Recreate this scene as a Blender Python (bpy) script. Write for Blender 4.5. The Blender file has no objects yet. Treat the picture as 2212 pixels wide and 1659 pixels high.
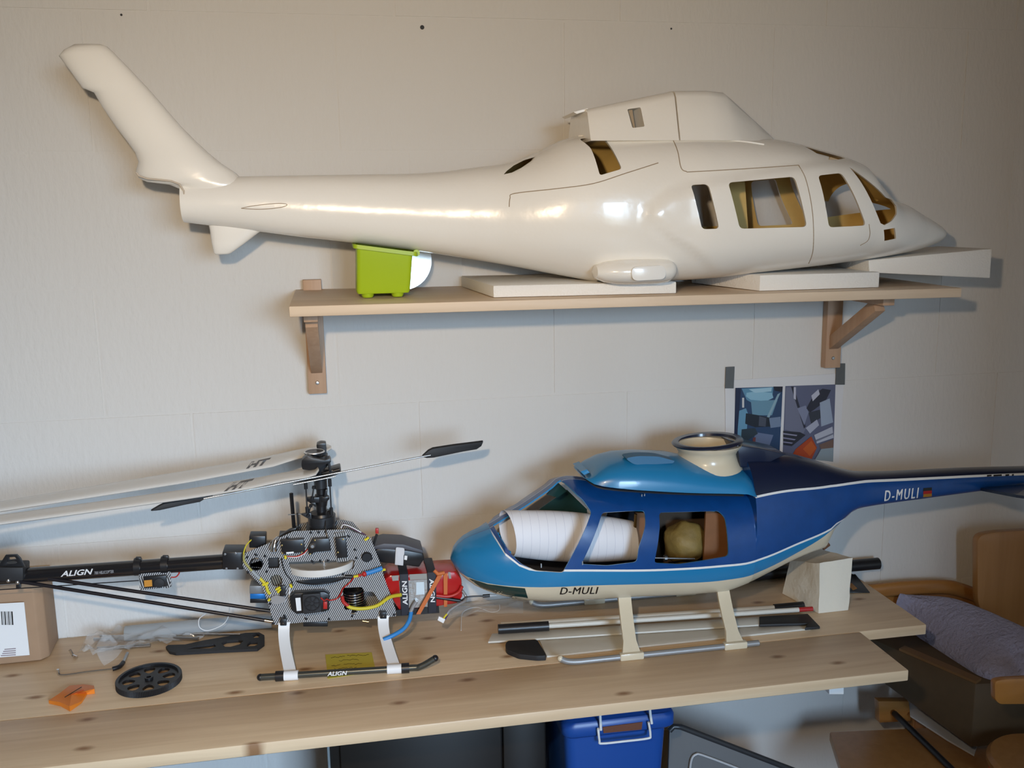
import bpy, bmesh, math, random
import numpy as np
from mathutils import Vector, Matrix, noise as mnoise
from mathutils.geometry import tessellate_polygon
from mathutils.bvhtree import BVHTree
random.seed(7)
S = bpy.context.scene
COL = S.collection

# ------------------------------------------------------------------ camera
W_, H_ = 2212.0, 1659.0
CAM = Vector((0, -1.8913, 1.5044)); YAW, PIT, ROL, FPX = .1817, .1791, -.0156, 2014.9
cy, sy, cp, sp, cr, sr = math.cos(YAW), math.sin(YAW), math.cos(PIT), math.sin(PIT), math.cos(ROL), math.sin(ROL)
FWD = Vector((sy*cp, cy*cp, -sp)); _R = Vector((cy, -sy, 0)); _U = _R.cross(FWD)
RIGHT = cr*_R + sr*_U; UPV = -sr*_R + cr*_U
cd = bpy.data.cameras.new('camera'); cam = bpy.data.objects.new('camera', cd); COL.objects.link(cam)
cd.sensor_width = 36; cd.lens = 36*FPX/W_; cd.clip_start = .05
m = Matrix.Identity(4)
for i in range(3):
    m[i][0], m[i][1], m[i][2], m[i][3] = RIGHT[i], UPV[i], -FWD[i], CAM[i]
cam.matrix_world = m
S.camera = cam

# ------------------------------------------------------------------ light
wd = bpy.data.worlds.new('world'); S.world = wd; wd.use_nodes = True
# overcast bluish sky above a darker ground, outside the room
_n = wd.node_tree.nodes; _l = wd.node_tree.links; _bg = _n['Background']; _bg.inputs[1].default_value = 38.0
_tc = _n.new('ShaderNodeTexCoord'); _sx = _n.new('ShaderNodeSeparateXYZ'); _rp = _n.new('ShaderNodeValToRGB'); _mr = _n.new('ShaderNodeMapRange')
_mr.inputs['From Min'].default_value = -1; _mr.inputs['From Max'].default_value = 1
_l.new(_tc.outputs['Generated'], _sx.inputs[0]); _l.new(_sx.outputs['Z'], _mr.inputs['Value']); _l.new(_mr.outputs['Result'], _rp.inputs['Fac']); _l.new(_rp.outputs['Color'], _bg.inputs[0])
_e = _rp.color_ramp.elements; _e[0].position = .47; _e[0].color = (.07, .08, .075, 1); _e[1].position = .55; _e[1].color = (.55, .76, 1.0, 1)
_x = _rp.color_ramp.elements.new(.9); _x.color = (.42, .66, 1.0, 1)
S.view_settings.view_transform = 'Standard'; S.view_settings.look = 'None'
S.view_settings.gamma = 1; S.view_settings.exposure = 0.0; S.view_settings.use_curve_mapping = False
# daylight entering by the window in the wall behind the photographer
WX0, WX1, WZ0, WZ1, WY = .35, 2.05, .80, 2.15, -4.2
al = bpy.data.lights.new('window_daylight', 'AREA'); al.shape = 'RECTANGLE'; al.size = WX1-WX0; al.size_y = WZ1-WZ0
al.cycles.is_portal = True   # guides the sky light through the window opening
ao = bpy.data.objects.new('window_daylight', al); COL.objects.link(ao)
ao.location = ((WX0+WX1)/2, WY-.02, (WZ0+WZ1)/2); ao.rotation_euler = (math.radians(90), 0, 0)
# small warm lamp next to the photographer
pl = bpy.data.lights.new('work_lamp', 'SPOT'); pl.energy = 50; pl.color = (1.0, .76, .50); pl.shadow_soft_size = .022; pl.spot_size = math.radians(112); pl.spot_blend = 1.0
po = bpy.data.objects.new('work_lamp', pl); COL.objects.link(po); po.location = (-.12, -1.75, 1.67)
po.rotation_euler = (Vector((.12, 0, 1.40))-po.location).to_track_quat('-Z', 'Y').to_euler()

# ------------------------------------------------------------------ picture geometry helpers
def ray(px, py):
    return ((px-W_/2)/FPX)*RIGHT - ((py-H_/2)/FPX)*UPV + FWD
def U(px, py, Y):
    d = ray(px, py); return CAM + d*((Y-CAM.y)/d.y)
def UZ(px, py, Z):
    d = ray(px, py); return CAM + d*((Z-CAM.z)/d.z)
def UX(px, py, X):
    d = ray(px, py); return CAM + d*((X-CAM.x)/d.x)

# ------------------------------------------------------------------ materials
MATS = {}
def mat(name, col, rough=.5, metal=0., spec=.5, coat=0., alpha=1., trans=0., bump=None, var=0.):
    if name in MATS: return MATS[name]
    m = bpy.data.materials.new(name); m.use_nodes = True; nt = m.node_tree; b = nt.nodes['Principled BSDF']
    b.inputs['Base Color'].default_value = (*col, 1); b.inputs['Roughness'].default_value = rough
    b.inputs['Metallic'].default_value = metal; b.inputs['Specular IOR Level'].default_value = spec
    b.inputs['Coat Weight'].default_value = coat; b.inputs['Coat Roughness'].default_value = .06
    b.inputs['Alpha'].default_value = alpha; b.inputs['Transmission Weight'].default_value = trans
    tc = nt.nodes.new('ShaderNodeTexCoord')
    nz = nt.nodes.new('ShaderNodeTexNoise'); nz.inputs['Scale'].default_value = (bump or (40, 0))[0]; nz.inputs['Detail'].default_value = 5
    nt.links.new(tc.outputs['Object'], nz.inputs['Vector'])
    if bump:
        bp = nt.nodes.new('ShaderNodeBump'); bp.inputs['Strength'].default_value = 1; bp.inputs['Distance'].default_value = bump[1]
        nt.links.new(nz.outputs['Fac'], bp.inputs['Height']); nt.links.new(bp.outputs['Normal'], b.inputs['Normal'])
    if var:
        mx = nt.nodes.new('ShaderNodeMix'); mx.data_type = 'RGBA'
        mx.inputs['A'].default_value = (*[c*(1-var) for c in col], 1); mx.inputs['B'].default_value = (*[min(1, c*(1+var)) for c in col], 1)
        nt.links.new(nz.outputs['Fac'], mx.inputs['Factor']); nt.links.new(mx.outputs['Result'], b.inputs['Base Color'])
    MATS[name] = m; return m

def wood(name, c1, c2, knot, axis='X', scale=1., knots=True, rough=.5, coat=0.):
    if name in MATS: return MATS[name]
    m = bpy.data.materials.new(name); m.use_nodes = True; nt = m.node_tree; N = nt.nodes; L = nt.links
    b = N['Principled BSDF']; b.inputs['Roughness'].default_value = rough; b.inputs['Coat Weight'].default_value = coat
    tc = N.new('ShaderNodeTexCoord'); mp = N.new('ShaderNodeMapping')
    st = {'X': (1.2, 22, 22), 'Y': (22, 1.2, 22), 'Z': (22, 22, 1.2)}[axis]
    mp.inputs['Scale'].default_value = tuple(s*scale for s in st); L.new(tc.outputs['Object'], mp.inputs['Vector'])
    n1 = N.new('ShaderNodeTexNoise'); n1.inputs['Scale'].default_value = 2.2; n1.inputs['Detail'].default_value = 6; n1.inputs['Distortion'].default_value = .6
    L.new(mp.outputs['Vector'], n1.inputs['Vector'])
    r1 = N.new('ShaderNodeValToRGB'); r1.color_ramp.elements[0].position = .3; r1.color_ramp.elements[1].position = .72
    r1.color_ramp.elements[0].color = (*c1, 1); r1.color_ramp.elements[1].color = (*c2, 1)
    L.new(n1.outputs['Fac'], r1.inputs['Fac']); out = r1.outputs['Color']
    if knots:
        mk = N.new('ShaderNodeMapping'); mk.inputs['Scale'].default_value = {'X': (4.2, 9.0, 0), 'Y': (9.0, 4.2, 0), 'Z': (9.0, 0, 4.2)}[axis]
        L.new(tc.outputs['Object'], mk.inputs['Vector'])
        v = N.new('ShaderNodeTexVoronoi'); v.voronoi_dimensions = '2D'; v.inputs['Scale'].default_value = 1.0; v.inputs['Randomness'].default_value = 1
        n2 = N.new('ShaderNodeTexNoise'); n2.inputs['Scale'].default_value = 30; L.new(tc.outputs['Object'], n2.inputs['Vector'])
        ad = N.new('ShaderNodeMath'); ad.operation = 'MULTIPLY_ADD'; ad.inputs[1].default_value = .05
        L.new(mk.outputs['Vector'], v.inputs['Vector']); L.new(n2.outputs['Fac'], ad.inputs[0]); L.new(v.outputs['Distance'], ad.inputs[2])
        r2 = N.new('ShaderNodeValToRGB'); r2.color_ramp.elements[0].position = .045; r2.color_ramp.elements[1].position = .11
        r2.color_ramp.elements[0].color = (1, 1, 1, 1); r2.color_ramp.elements[1].color = (0, 0, 0, 1)
        L.new(ad.outputs[0], r2.inputs['Fac'])
        mx = N.new('ShaderNodeMix'); mx.data_type = 'RGBA'; mx.inputs['B'].default_value = (*knot, 1)
        L.new(r2.outputs['Color'], mx.inputs['Factor']); L.new(out, mx.inputs['A']); out = mx.outputs['Result']
    L.new(out, b.inputs['Base Color'])
    bp = N.new('ShaderNodeBump'); bp.inputs['Distance'].default_value = .0004; L.new(n1.outputs['Fac'], bp.inputs['Height']); L.new(bp.outputs['Normal'], b.inputs['Normal'])
    MATS[name] = m; return m

def stripes(name, ca, cb, vec, period, duty=.5, rough=.35, metal=0., soft=.12, coat=0.):
    """flat print or weave of parallel bands: dot(object coordinate, vec)/period"""
    if name in MATS: return MATS[name]
    m = bpy.data.materials.new(name); m.use_nodes = True; nt = m.node_tree; N = nt.nodes; L = nt.links
    b = N['Principled BSDF']; b.inputs['Roughness'].default_value = rough; b.inputs['Metallic'].default_value = metal; b.inputs['Coat Weight'].default_value = coat
    tc = N.new('ShaderNodeTexCoord'); d = N.new('ShaderNodeVectorMath'); d.operation = 'DOT_PRODUCT'; d.inputs[1].default_value = Vector(vec).normalized()/period
    L.new(tc.outputs['Object'], d.inputs[0])
    f = N.new('ShaderNodeMath'); f.operation = 'FRACT'; L.new(d.outputs['Value'], f.inputs[0])
    r = N.new('ShaderNodeValToRGB'); e = r.color_ramp.elements
    e[0].position = max(0, duty-soft); e[0].color = (*ca, 1); e[1].position = min(1, duty+soft); e[1].color = (*cb, 1)
    e2 = r.color_ramp.elements.new(.999); e2.color = (*ca, 1)
    L.new(f.outputs[0], r.inputs['Fac']); L.new(r.outputs['Color'], b.inputs['Base Color'])
    MATS[name] = m; return m

# ------------------------------------------------------------------ object helpers
def things_tag(o, label, cat, group=None):
    o['label'] = label; o['category'] = cat
    if group: o['group'] = group
    return o
def thing(name, label, cat, loc, group=None):
    o = bpy.data.objects.new(name, None); COL.objects.link(o); o.location = loc; o.empty_display_size = .05
    return things_tag(o, label, cat, group)
def wloc(o):
    v = o.location.copy()
    while o.parent: o = o.parent; v += o.location
    return v
def link(name, me, parent=None, smooth=False, angle=35):
    """mesh in world coordinates -> object with its origin at its own base"""
    n = len(me.vertices); co = np.empty(n*3); me.vertices.foreach_get('co', co); co = co.reshape(-1, 3)
    mn, mxx = co.min(0), co.max(0); c = Vector(((mn[0]+mxx[0])/2, (mn[1]+mxx[1])/2, mn[2]))
    co -= np.array(c); me.vertices.foreach_set('co', co.ravel()); me.update()
    o = bpy.data.objects.new(name, me); COL.objects.link(o); o.location = c
    if parent: o.parent = parent; o.location = c - wloc(parent)
    if smooth:
        me.polygons.foreach_set('use_smooth', [True]*len(me.polygons)); me.set_sharp_from_angle(angle=math.radians(angle))
    return o

class MB:
    def __init__(s): s.v = []; s.f = []; s.m = []; s.cur = 0
    def add(s, vs, fs):
        k = len(s.v); s.v += [tuple(v) for v in vs]; s.f += [tuple(i+k for i in f) for f in fs]; s.m += [s.cur]*len(fs); return s
    def mat(s, i): s.cur = i; return s
    def box(s, c, size, rot=None):
        c = Vector(c); h = [q/2 for q in size]; vs = [Vector((x*h[0], y*h[1], z*h[2])) for x in (-1, 1) for y in (-1, 1) for z in (-1, 1)]
        if rot is not None: vs = [rot @ v for v in vs]
        return s.add([c+v for v in vs], [(0, 1, 3, 2), (4, 6, 7, 5), (0, 4, 5, 1), (2, 3, 7, 6), (0, 2, 6, 4), (1, 5, 7, 3)])
    def hexa(s, q0, q1):
        """two quads (4 points each, same order)"""
        return s.add(list(q0)+list(q1), [(0, 1, 2, 3), (7, 6, 5, 4), (0, 4, 5, 1), (1, 5, 6, 2), (2, 6, 7, 3), (3, 7, 4, 0)])
    def prism(s, loops, ext):
        """loops[0] outline, the others holes; all planar 3D points; ext extrusion vector"""
        loops = [[Vector(p) for p in l] for l in loops]; ext = Vector(ext)
        flat = [p for l in loops for p in l]; n = len(flat)
        tris = tessellate_polygon(loops)
        vs = flat+[p+ext for p in flat]
        fs = [tuple(t) for t in tris]+[tuple(i+n for i in reversed(t)) for t in tris]
        k = 0
        for l in loops:
            for i in range(len(l)): j = (i+1) % len(l); fs.append((k+i, k+j, n+k+j, n+k+i))
            k += len(l)
        return s.add(vs, fs)
    def tube(s, pts, r, seg=8, closed=False):
        pts = [Vector(p) for p in pts]; n = len(pts); rr = r if isinstance(r, (list, tuple)) else [r]*n
        T = []
        for i in range(n):
            a = pts[(i-1) % n] if (closed or i) else pts[i]; b = pts[(i+1) % n] if (closed or i < n-1) else pts[i]
            T.append((b-a).normalized())
        ref = Vector((0, 0, 1)) if abs(T[0].z) < .9 else Vector((1, 0, 0)); nx = (ref-T[0]*ref.dot(T[0])).normalized(); rings = []
        for i in range(n):
            nx = (nx-T[i]*nx.dot(T[i])).normalized(); ny = T[i].cross(nx)
            rings.append([pts[i]+rr[i]*(math.cos(2*math.pi*k/seg)*nx+math.sin(2*math.pi*k/seg)*ny) for k in range(seg)])
        vs = [v for rg in rings for v in rg]; fs = []
        for i in range(n if closed else n-1):
            for k in range(seg):
                a, b = i*seg+k, i*seg+(k+1) % seg; c = ((i+1) % n)*seg; fs.append((a, b, c+(k+1) % seg, c+k))
        if not closed: fs += [tuple(range(seg-1, -1, -1)), tuple((n-1)*seg+k for k in range(seg))]
        return s.add(vs, fs)
    def cyl(s, a, b, r, r2=None, seg=20): return s.tube([a, b], [r, r if r2 is None else r2], seg)
    def lathe(s, c, prof, seg=32, axis=(0, 0, 1), sx=1., sy=1.):
        """prof: (radius, height) list"""
        ax = Vector(axis).normalized(); ref = Vector((1, 0, 0)) if abs(ax.x) < .9 else Vector((0, 1, 0))
        nx = (ref-ax*ref.dot(ax)).normalized(); ny = ax.cross(nx); c = Vector(c); vs = []; fs = []
        for r, h in prof:
            for k in range(seg): a = 2*math.pi*k/seg; vs.append(c+ax*h+nx*(r*sx*math.cos(a))+ny*(r*sy*math.sin(a)))
        n = len(prof)
        for i in range(n-1):
            for k in range(seg): fs.append((i*seg+k, i*seg+(k+1) % seg, (i+1)*seg+(k+1) % seg, (i+1)*seg+k))
        if prof[0] == prof[-1]: return s.add(vs, fs)
        if prof[0][0] > 1e-6: fs.append(tuple(range(seg-1, -1, -1)))
        if prof[-1][0] > 1e-6: fs.append(tuple((n-1)*seg+k for k in range(seg)))
        return s.add(vs, fs)
    def sphere(s, c, r, seg=16, scale=(1, 1, 1), fn=None):
        vs = []; fs = []; n = seg//2; c = Vector(c)
        for i in range(n+1):
            for k in range(seg):
                a, b = math.pi*i/n, 2*math.pi*k/seg; d = Vector((math.sin(a)*math.cos(b)*scale[0], math.sin(a)*math.sin(b)*scale[1], math.cos(a)*scale[2]))*r
                vs.append(c+(d*fn(d) if fn else d))
        for i in range(n):
            for k in range(seg): fs.append((i*seg+k, (i+1)*seg+k, (i+1)*seg+(k+1) % seg, i*seg+(k+1) % seg))
        return s.add(vs, fs)
    def rings(s, R, cap=True):
        seg = len(R[0]); vs = [v for r in R for v in r]; fs = []
        for i in range(len(R)-1):
            for k in range(seg): fs.append((i*seg+k, i*seg+(k+1) % seg, (i+1)*seg+(k+1) % seg, (i+1)*seg+k))
        if cap: fs += [tuple(range(seg-1, -1, -1)), tuple((len(R)-1)*seg+k for k in range(seg))]
        return s.add(vs, fs)
    def mesh(s, name='m', mats=()):
        me = bpy.data.meshes.new(name); me.from_pydata(s.v, [], s.f)
        for q in (mats if isinstance(mats, (list, tuple)) else [mats]): me.materials.append(q)
        me.polygons.foreach_set('material_index', s.m)
        bm = bmesh.new(); bm.from_mesh(me); bmesh.ops.remove_doubles(bm, verts=bm.verts, dist=1e-6); bmesh.ops.recalc_face_normals(bm, faces=bm.faces); bm.to_mesh(me); bm.free()
        me.update(); return me
    def build(s, name, mats, parent=None, smooth=False, angle=35, bevel=0., bseg=2):
        me = s.mesh(name, mats)
        if bevel:
            bm = bmesh.new(); bm.from_mesh(me)
            ed = [e for e in bm.edges if len(e.link_faces) == 2 and e.calc_face_angle(0) > math.radians(30)]
            bmesh.ops.bevel(bm, geom=ed, offset=bevel, segments=bseg, affect='EDGES', clamp_overlap=True, profile=.5); bm.to_mesh(me); bm.free(); smooth = True
        return link(name, me, parent, smooth, angle)

def arcpts(c, r, a0, a1, n): return [(c[0]+r*math.cos(a0+(a1-a0)*i/n), c[1]+r*math.sin(a0+(a1-a0)*i/n)) for i in range(n+1)]
def smoothpath(pts, n=8):
    pts = [Vector(p) for p in pts]; out = []
    for i in range(len(pts)-1):
        p0, p1, p2, p3 = pts[max(i-1, 0)], pts[i], pts[i+1], pts[min(i+2, len(pts)-1)]
        for k in range(n):
            t = k/n; out.append(.5*((2*p1)+(p2-p0)*t+(2*p0-5*p1+4*p2-p3)*t*t+(3*p1-p0-3*p2+p3)*t**3))
    return out+[pts[-1]]
def rounded(px, r=4, n=4):
    """round the corners of a 2D polygon"""
    out = []; P = [Vector((x, y)) for x, y in px]; k = len(P)
    for i in range(k):
        a, b, c = P[i-1], P[i], P[(i+1) % k]; d1, d2 = (a-b), (c-b); rr = min(r, d1.length*.45, d2.length*.45)
        p, q = b+d1.normalized()*rr, b+d2.normalized()*rr
        for j in range(n+1): t = j/n; out.append(tuple((1-t)**2*p+2*t*(1-t)*b+t*t*q))
    return out
def pxpoly(name, px, Y, depth, mt, parent=None, holes=(), bevel=0., r=0, smooth=False):
    """plate traced at its real distance Y (front face), depth metres thick"""
    if r: px = rounded(px, r)
    return MB().prism([[U(x, y, Y) for x, y in px]]+[[U(x, y, Y) for x, y in h] for h in holes], (0, depth, 0)).build(name, mt, parent, smooth, bevel=bevel)
def pxbox(name, x0, y0, x1, y1, Y, depth, mt, parent=None, bevel=.0012):
    return pxpoly(name, [(x0, y0), (x1, y0), (x1, y1), (x0, y1)], Y, depth, mt, parent, bevel=bevel)
def tube(name, pts, r, mt, parent=None, seg=8, smooth=True): return MB().tube(pts, r, seg).build(name, mt, parent, smooth, angle=50)

def text(name, s, o, rt, up, mt, parent, shear=0., bold=0., conform=None, off=.0013, font_space=1., fat=0.):
    """flat lettering stretched over the box o, o+rt, o+up (world vectors)"""
    cu = bpy.data.curves.new('t', 'FONT'); cu.body = s; cu.shear = shear; cu.offset = bold; cu.space_character = font_space; cu.resolution_u = 3
    to = bpy.data.objects.new('t', cu); COL.objects.link(to); dg = bpy.context.evaluated_depsgraph_get(); dg.update()
    me = bpy.data.meshes.new_from_object(to.evaluated_get(dg)); bpy.data.objects.remove(to); me.materials.clear(); me.materials.append(mt)
    if fat:
        bm = bmesh.new(); bm.from_mesh(me); g = bmesh.ops.duplicate(bm, geom=bm.verts[:]+bm.edges[:]+bm.faces[:])['geom']
        bmesh.ops.translate(bm, verts=[q for q in g if isinstance(q, bmesh.types.BMVert)], vec=(fat, fat*.3, .002)); bm.to_mesh(me); bm.free()
    xs = [v.co.x for v in me.vertices]; ys = [v.co.y for v in me.vertices]; x0, x1, y0, y1 = min(xs), max(xs), min(ys), max(ys)
    o, rt, up = Vector(o), Vector(rt), Vector(up); nrm = rt.cross(up).normalized()
    if conform:
        bm = bmesh.new(); bm.from_mesh(me); bmesh.ops.triangulate(bm, faces=bm.faces); bmesh.ops.subdivide_edges(bm, edges=bm.edges, cuts=2); bm.to_mesh(me); bm.free()
    for v in me.vertices:
        p = o+rt*((v.co.x-x0)/(x1-x0))+up*((v.co.y-y0)/(y1-y0))
        if conform:
            d = (p-CAM).normalized(); h = conform.ray_cast(CAM, d)
            if h[0]: p = h[0]-d*off
        else: p = p+nrm*off
        v.co = p
    return link(name, me, parent)
def pxtext(name, s, bl, br, tl, Y, mt, parent, **k):
    o = U(*bl, Y); return text(name, s, o, U(*br, Y)-o, U(*tl, Y)-o, mt, parent, **k)

def hermite(xs, ys):
    xs = list(xs); ys = list(ys); o = sorted(range(len(xs)), key=lambda i: xs[i]); xs = [xs[i] for i in o]; ys = [ys[i] for i in o]; n = len(xs)
    sl = [(ys[i+1]-ys[i])/max(1e-9, xs[i+1]-xs[i]) for i in range(n-1)]
    mm = [sl[0]]+[0 if sl[i-1]*sl[i] <= 0 else 2*sl[i-1]*sl[i]/(sl[i-1]+sl[i]) for i in range(1, n-1)]+[sl[-1]]
    def f(x):
        if x <= xs[0]: return ys[0]
        if x >= xs[-1]: return ys[-1]
        i = max(j for j in range(n-1) if xs[j] <= x); h = xs[i+1]-xs[i]; t = (x-xs[i])/h
        return (2*t**3-3*t*t+1)*ys[i]+(t**3-2*t*t+t)*h*mm[i]+(-2*t**3+3*t*t)*ys[i+1]+(t**3-t*t)*h*mm[i+1]
    return f
def pxcurve(px, Y):
    P = [U(x, y, Y) for x, y in px]; return hermite([p.x for p in P], [p.z for p in P])
def pxX(x, y, Y): return U(x, y, Y).x

def boolean_cut(me, cutters, mats):
    """me (world coords) minus the union of cutter meshes"""
    a = bpy.data.objects.new('a', me); COL.objects.link(a); b = bpy.data.objects.new('b', cutters); COL.objects.link(b)
    md = a.modifiers.new('b', 'BOOLEAN'); md.operation = 'DIFFERENCE'; md.solver = 'EXACT'; md.object = b; md.material_mode = 'INDEX'
    dg = bpy.context.evaluated_depsgraph_get(); dg.update()
    r = bpy.data.meshes.new_from_object(a.evaluated_get(dg)); bpy.data.objects.remove(a); bpy.data.objects.remove(b); return r
def bvh_of(me):
    bm = bmesh.new(); bm.from_mesh(me); t = BVHTree.FromBMesh(bm); bm.free(); return t
def on(bv, px, py, off=.0005):
    d = ray(px, py).normalized(); h = bv.ray_cast(CAM, d); return (h[0]-d*off) if h[0] else None
def decal(name, px, bv, mt, parent, off=.0009, cuts=3):
    """flat marking lying on a curved skin"""
    me = MB().add([Vector((x, y, 0)) for x, y in px], [tuple(range(len(px)))]).mesh(name, mt)
    bm = bmesh.new(); bm.from_mesh(me); bmesh.ops.triangulate(bm, faces=bm.faces)
    for _ in range(cuts): bmesh.ops.subdivide_edges(bm, edges=bm.edges, cuts=1); bmesh.ops.triangulate(bm, faces=bm.faces)
    dead = []
    for v in bm.verts:
        p = on(bv, v.co.x, v.co.y, off)
        if p: v.co = p
        else: dead.append(v)
    bmesh.ops.delete(bm, geom=dead, context='VERTS'); bm.to_mesh(me); bm.free()
    return link(name, me, parent, True, 80)
def onpath(bv, px, n=6, off=.0005, smooth=True):
    P = [Vector((x, y, 0)) for x, y in px]; P = smoothpath(P, n) if smooth else [P[i]+(P[i+1]-P[i])*k/n for i in range(len(P)-1) for k in range(n)]+[P[-1]]
    return [q for q in (on(bv, p.x, p.y, off) for p in P) if q]

# ------------------------------------------------------------------ shared materials
pine = wood('pine', (.60, .425, .26), (.745, .57, .375), (.28, .15, .07), 'X', rough=.45)
pine_shelf = wood('pine_shelf', (.64, .49, .345), (.74, .59, .435), (.3, .18, .1), 'X', knots=False)
pine_up = wood('pine_bracket', (.42, .26, .16), (.52, .34, .22), (.3, .18, .1), 'Z', knots=False)
orange_wood = wood('orange_wood', (.30, .125, .028), (.38, .17, .045), (.2, .1, .05), 'X', knots=False, rough=.3, coat=.3)
ply = wood('plywood', (.34, .165, .05), (.40, .205, .07), (.2, .1, .05), 'Z', knots=False, rough=.35, coat=.2)
black = mat('black_plastic', (.012, .012, .014), .35)
blackm = mat('matte_black', (.016, .016, .018), .6)
rubber = mat('black_rubber', (.015, .015, .015), .8)
chrome = mat('chrome', (.75, .75, .76), .15, 1.)
steel = mat('brushed_steel', (.5, .5, .5), .35, 1.)
whitep = mat('white_plastic', (.8, .8, .8), .4)
silver = mat('silver_paint', (.55, .56, .57), .35, .6)
carbon = stripes('silver_carbon_weave', (.025, .025, .03), (.78, .79, .8), (.86, 0, -.5), .0034, .5, .35, 0, .15, .3)
gold = mat('brass', (.8, .55, .2), .25, 1.)
foam = mat('polystyrene', (.80, .78, .74), .8, bump=(260, .0012))

# ------------------------------------------------------------------ the room
FLOOR = -.05
def paint():
    m = bpy.data.materials.new('wall_paint'); m.use_nodes = True; N = m.node_tree.nodes; L = m.node_tree.links; b = N['Principled BSDF']
    b.inputs['Roughness'].default_value = .75
    tc = N.new('ShaderNodeTexCoord'); mp = N.new('ShaderNodeMapping'); mp.inputs['Scale'].default_value = (1, 1, .38); L.new(tc.outputs['Object'], mp.inputs['Vector'])
    n = N.new('ShaderNodeTexNoise'); n.inputs['Scale'].default_value = 95; n.inputs['Detail'].default_value = 4; L.new(mp.outputs['Vector'], n.inputs['Vector'])
    n2 = N.new('ShaderNodeTexNoise'); n2.inputs['Scale'].default_value = 9; n2.inputs['Detail'].default_value = 6; L.new(tc.outputs['Object'], n2.inputs['Vector'])
    ad = N.new('ShaderNodeMath'); ad.operation = 'MULTIPLY_ADD'; ad.inputs[1].default_value = .8; L.new(n2.outputs['Fac'], ad.inputs[0]); L.new(n.outputs['Fac'], ad.inputs[2])
    bp = N.new('ShaderNodeBump'); bp.inputs['Distance'].default_value = .0022; bp.inputs['Strength'].default_value = .65; L.new(ad.outputs[0], bp.inputs['Height']); L.new(bp.outputs['Normal'], b.inputs['Normal'])
    b.inputs['Base Color'].default_value = (.66, .64, .61, 1)
    return m
wallp = paint()
roomp = mat('room_plaster', (.42, .35, .27), .85, bump=(60, .001))
def struct(o): o['kind'] = 'structure'; return o
XL, XR, YF, ZC = -2.3, 2.35, WY, 2.55
wb = struct(MB().box(((XL+XR)/2, .06, (FLOOR+ZC)/2), (XR-XL, .1170, ZC-FLOOR)).build('wall_back', wallp))
BL, BH = .447, .25
def block_mesh(w):
    me = MB().box((0, 0, 0), (w-.002, .02, BH-.002)).mesh('wall_block', wallp)
    bm = bmesh.new(); bm.from_mesh(me); bmesh.ops.bevel(bm, geom=[e for e in bm.edges if all(v.co.y < 0 for v in e.verts)], offset=.0018, segments=2, affect='EDGES'); bm.to_mesh(me); bm.free()
    me.polygons.foreach_set('use_smooth', [True]*len(me.polygons)); me.set_sharp_from_angle(angle=math.radians(50)); return me
bme = block_mesh(BL)
offs = {0: -.318, 1: -.433, 2: -.301, 3: -.458, 4: -.298, 5: -.12, 6: -.35, 7: -.2}
for k in range(0, 8):
    zt = 1.6304+.5-.25*k; x = offs[k]-BL*2
    if k == 7: pass
    while x < 1.95:
        o = bpy.data.objects.new('wall_block', bme); COL.objects.link(o); o.parent = wb
        o.location = Vector((x+BL/2, .0100+random.uniform(-.0006, .0006), zt-BH/2))-wb.location; x += BL
struct(MB().box(((XL+XR)/2, YF/2, FLOOR-.05), (XR-XL+.2, -YF+.4, .1)).build('floor', mat('floor_tiles', (.25, .17, .11), .5, var=.15)))
struct(MB().box(((XL+XR)/2, YF/2, ZC+.05), (XR-XL+.2, -YF+.4, .1)).build('ceiling', wood('ceiling_boards', (.36, .22, .12), (.44, .29, .17), (.2, .1, .05), 'X')))
struct(MB().box((XL-.05, YF/2, (FLOOR+ZC)/2), (.1, -YF+.2, ZC-FLOOR)).build('wall_left', roomp))
struct(MB().box((XR+.05, YF/2, (FLOOR+ZC)/2), (.1, -YF+.2, ZC-FLOOR)).build('wall_right', roomp))
f = MB()
f.box(((XL+WX0)/2, YF-.05, (FLOOR+ZC)/2), (WX0-XL, .1, ZC-FLOOR)); f.box(((XR+WX1)/2, YF-.05, (FLOOR+ZC)/2), (XR-WX1, .1, ZC-FLOOR))
f.box(((WX0+WX1)/2, YF-.05, (FLOOR+WZ0)/2), (WX1-WX0, .1, WZ0-FLOOR)); f.box(((WX0+WX1)/2, YF-.05, (ZC+WZ1)/2), (WX1-WX0, .1, ZC-WZ1))
struct(f.build('wall_front', roomp))
wn = bpy.data.objects.new('window_1', None); COL.objects.link(wn); wn.location = ((WX0+WX1)/2, YF, WZ0); struct(wn)
f = MB()
for x in (WX0+.025, (WX0+WX1)/2, WX1-.025): f.box((x, YF+.01, (WZ0+WZ1)/2), (.05, .05, WZ1-WZ0))
for z in (WZ0+.025, WZ1-.025): f.box(((WX0+WX1)/2, YF+.01, z), (WX1-WX0, .05, .05))
f.build('window_frame', whitep, wn)
wdm = wood('blocker_wood', (.26, .13, .06), (.34, .18, .09), (.15, .07, .03), 'Z', knots=False)
wr = thing('blocker', 'tall brown wooden wardrobe added out of view to shade the right of the wall', 'blocker', (1.36, -2.4, FLOOR))  # unseen piece added to keep window light off the right of the wall
MB().box((1.36, -2.4, FLOOR+1.13), (.76, .58, 2.26)).build('carcass', wdm, wr, bevel=.004)
for dx in (-.188, .188):
    d_ = MB().box((1.36+dx, -2.702, FLOOR+1.15), (.37, .02, 2.14)).build('door', wdm, wr, bevel=.003)
    MB().cyl((1.36+dx*.25, -2.71, FLOOR+1.1), (1.36+dx*.25, -2.735, FLOOR+1.1), .012).build('knob', steel, d_, True)

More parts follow.
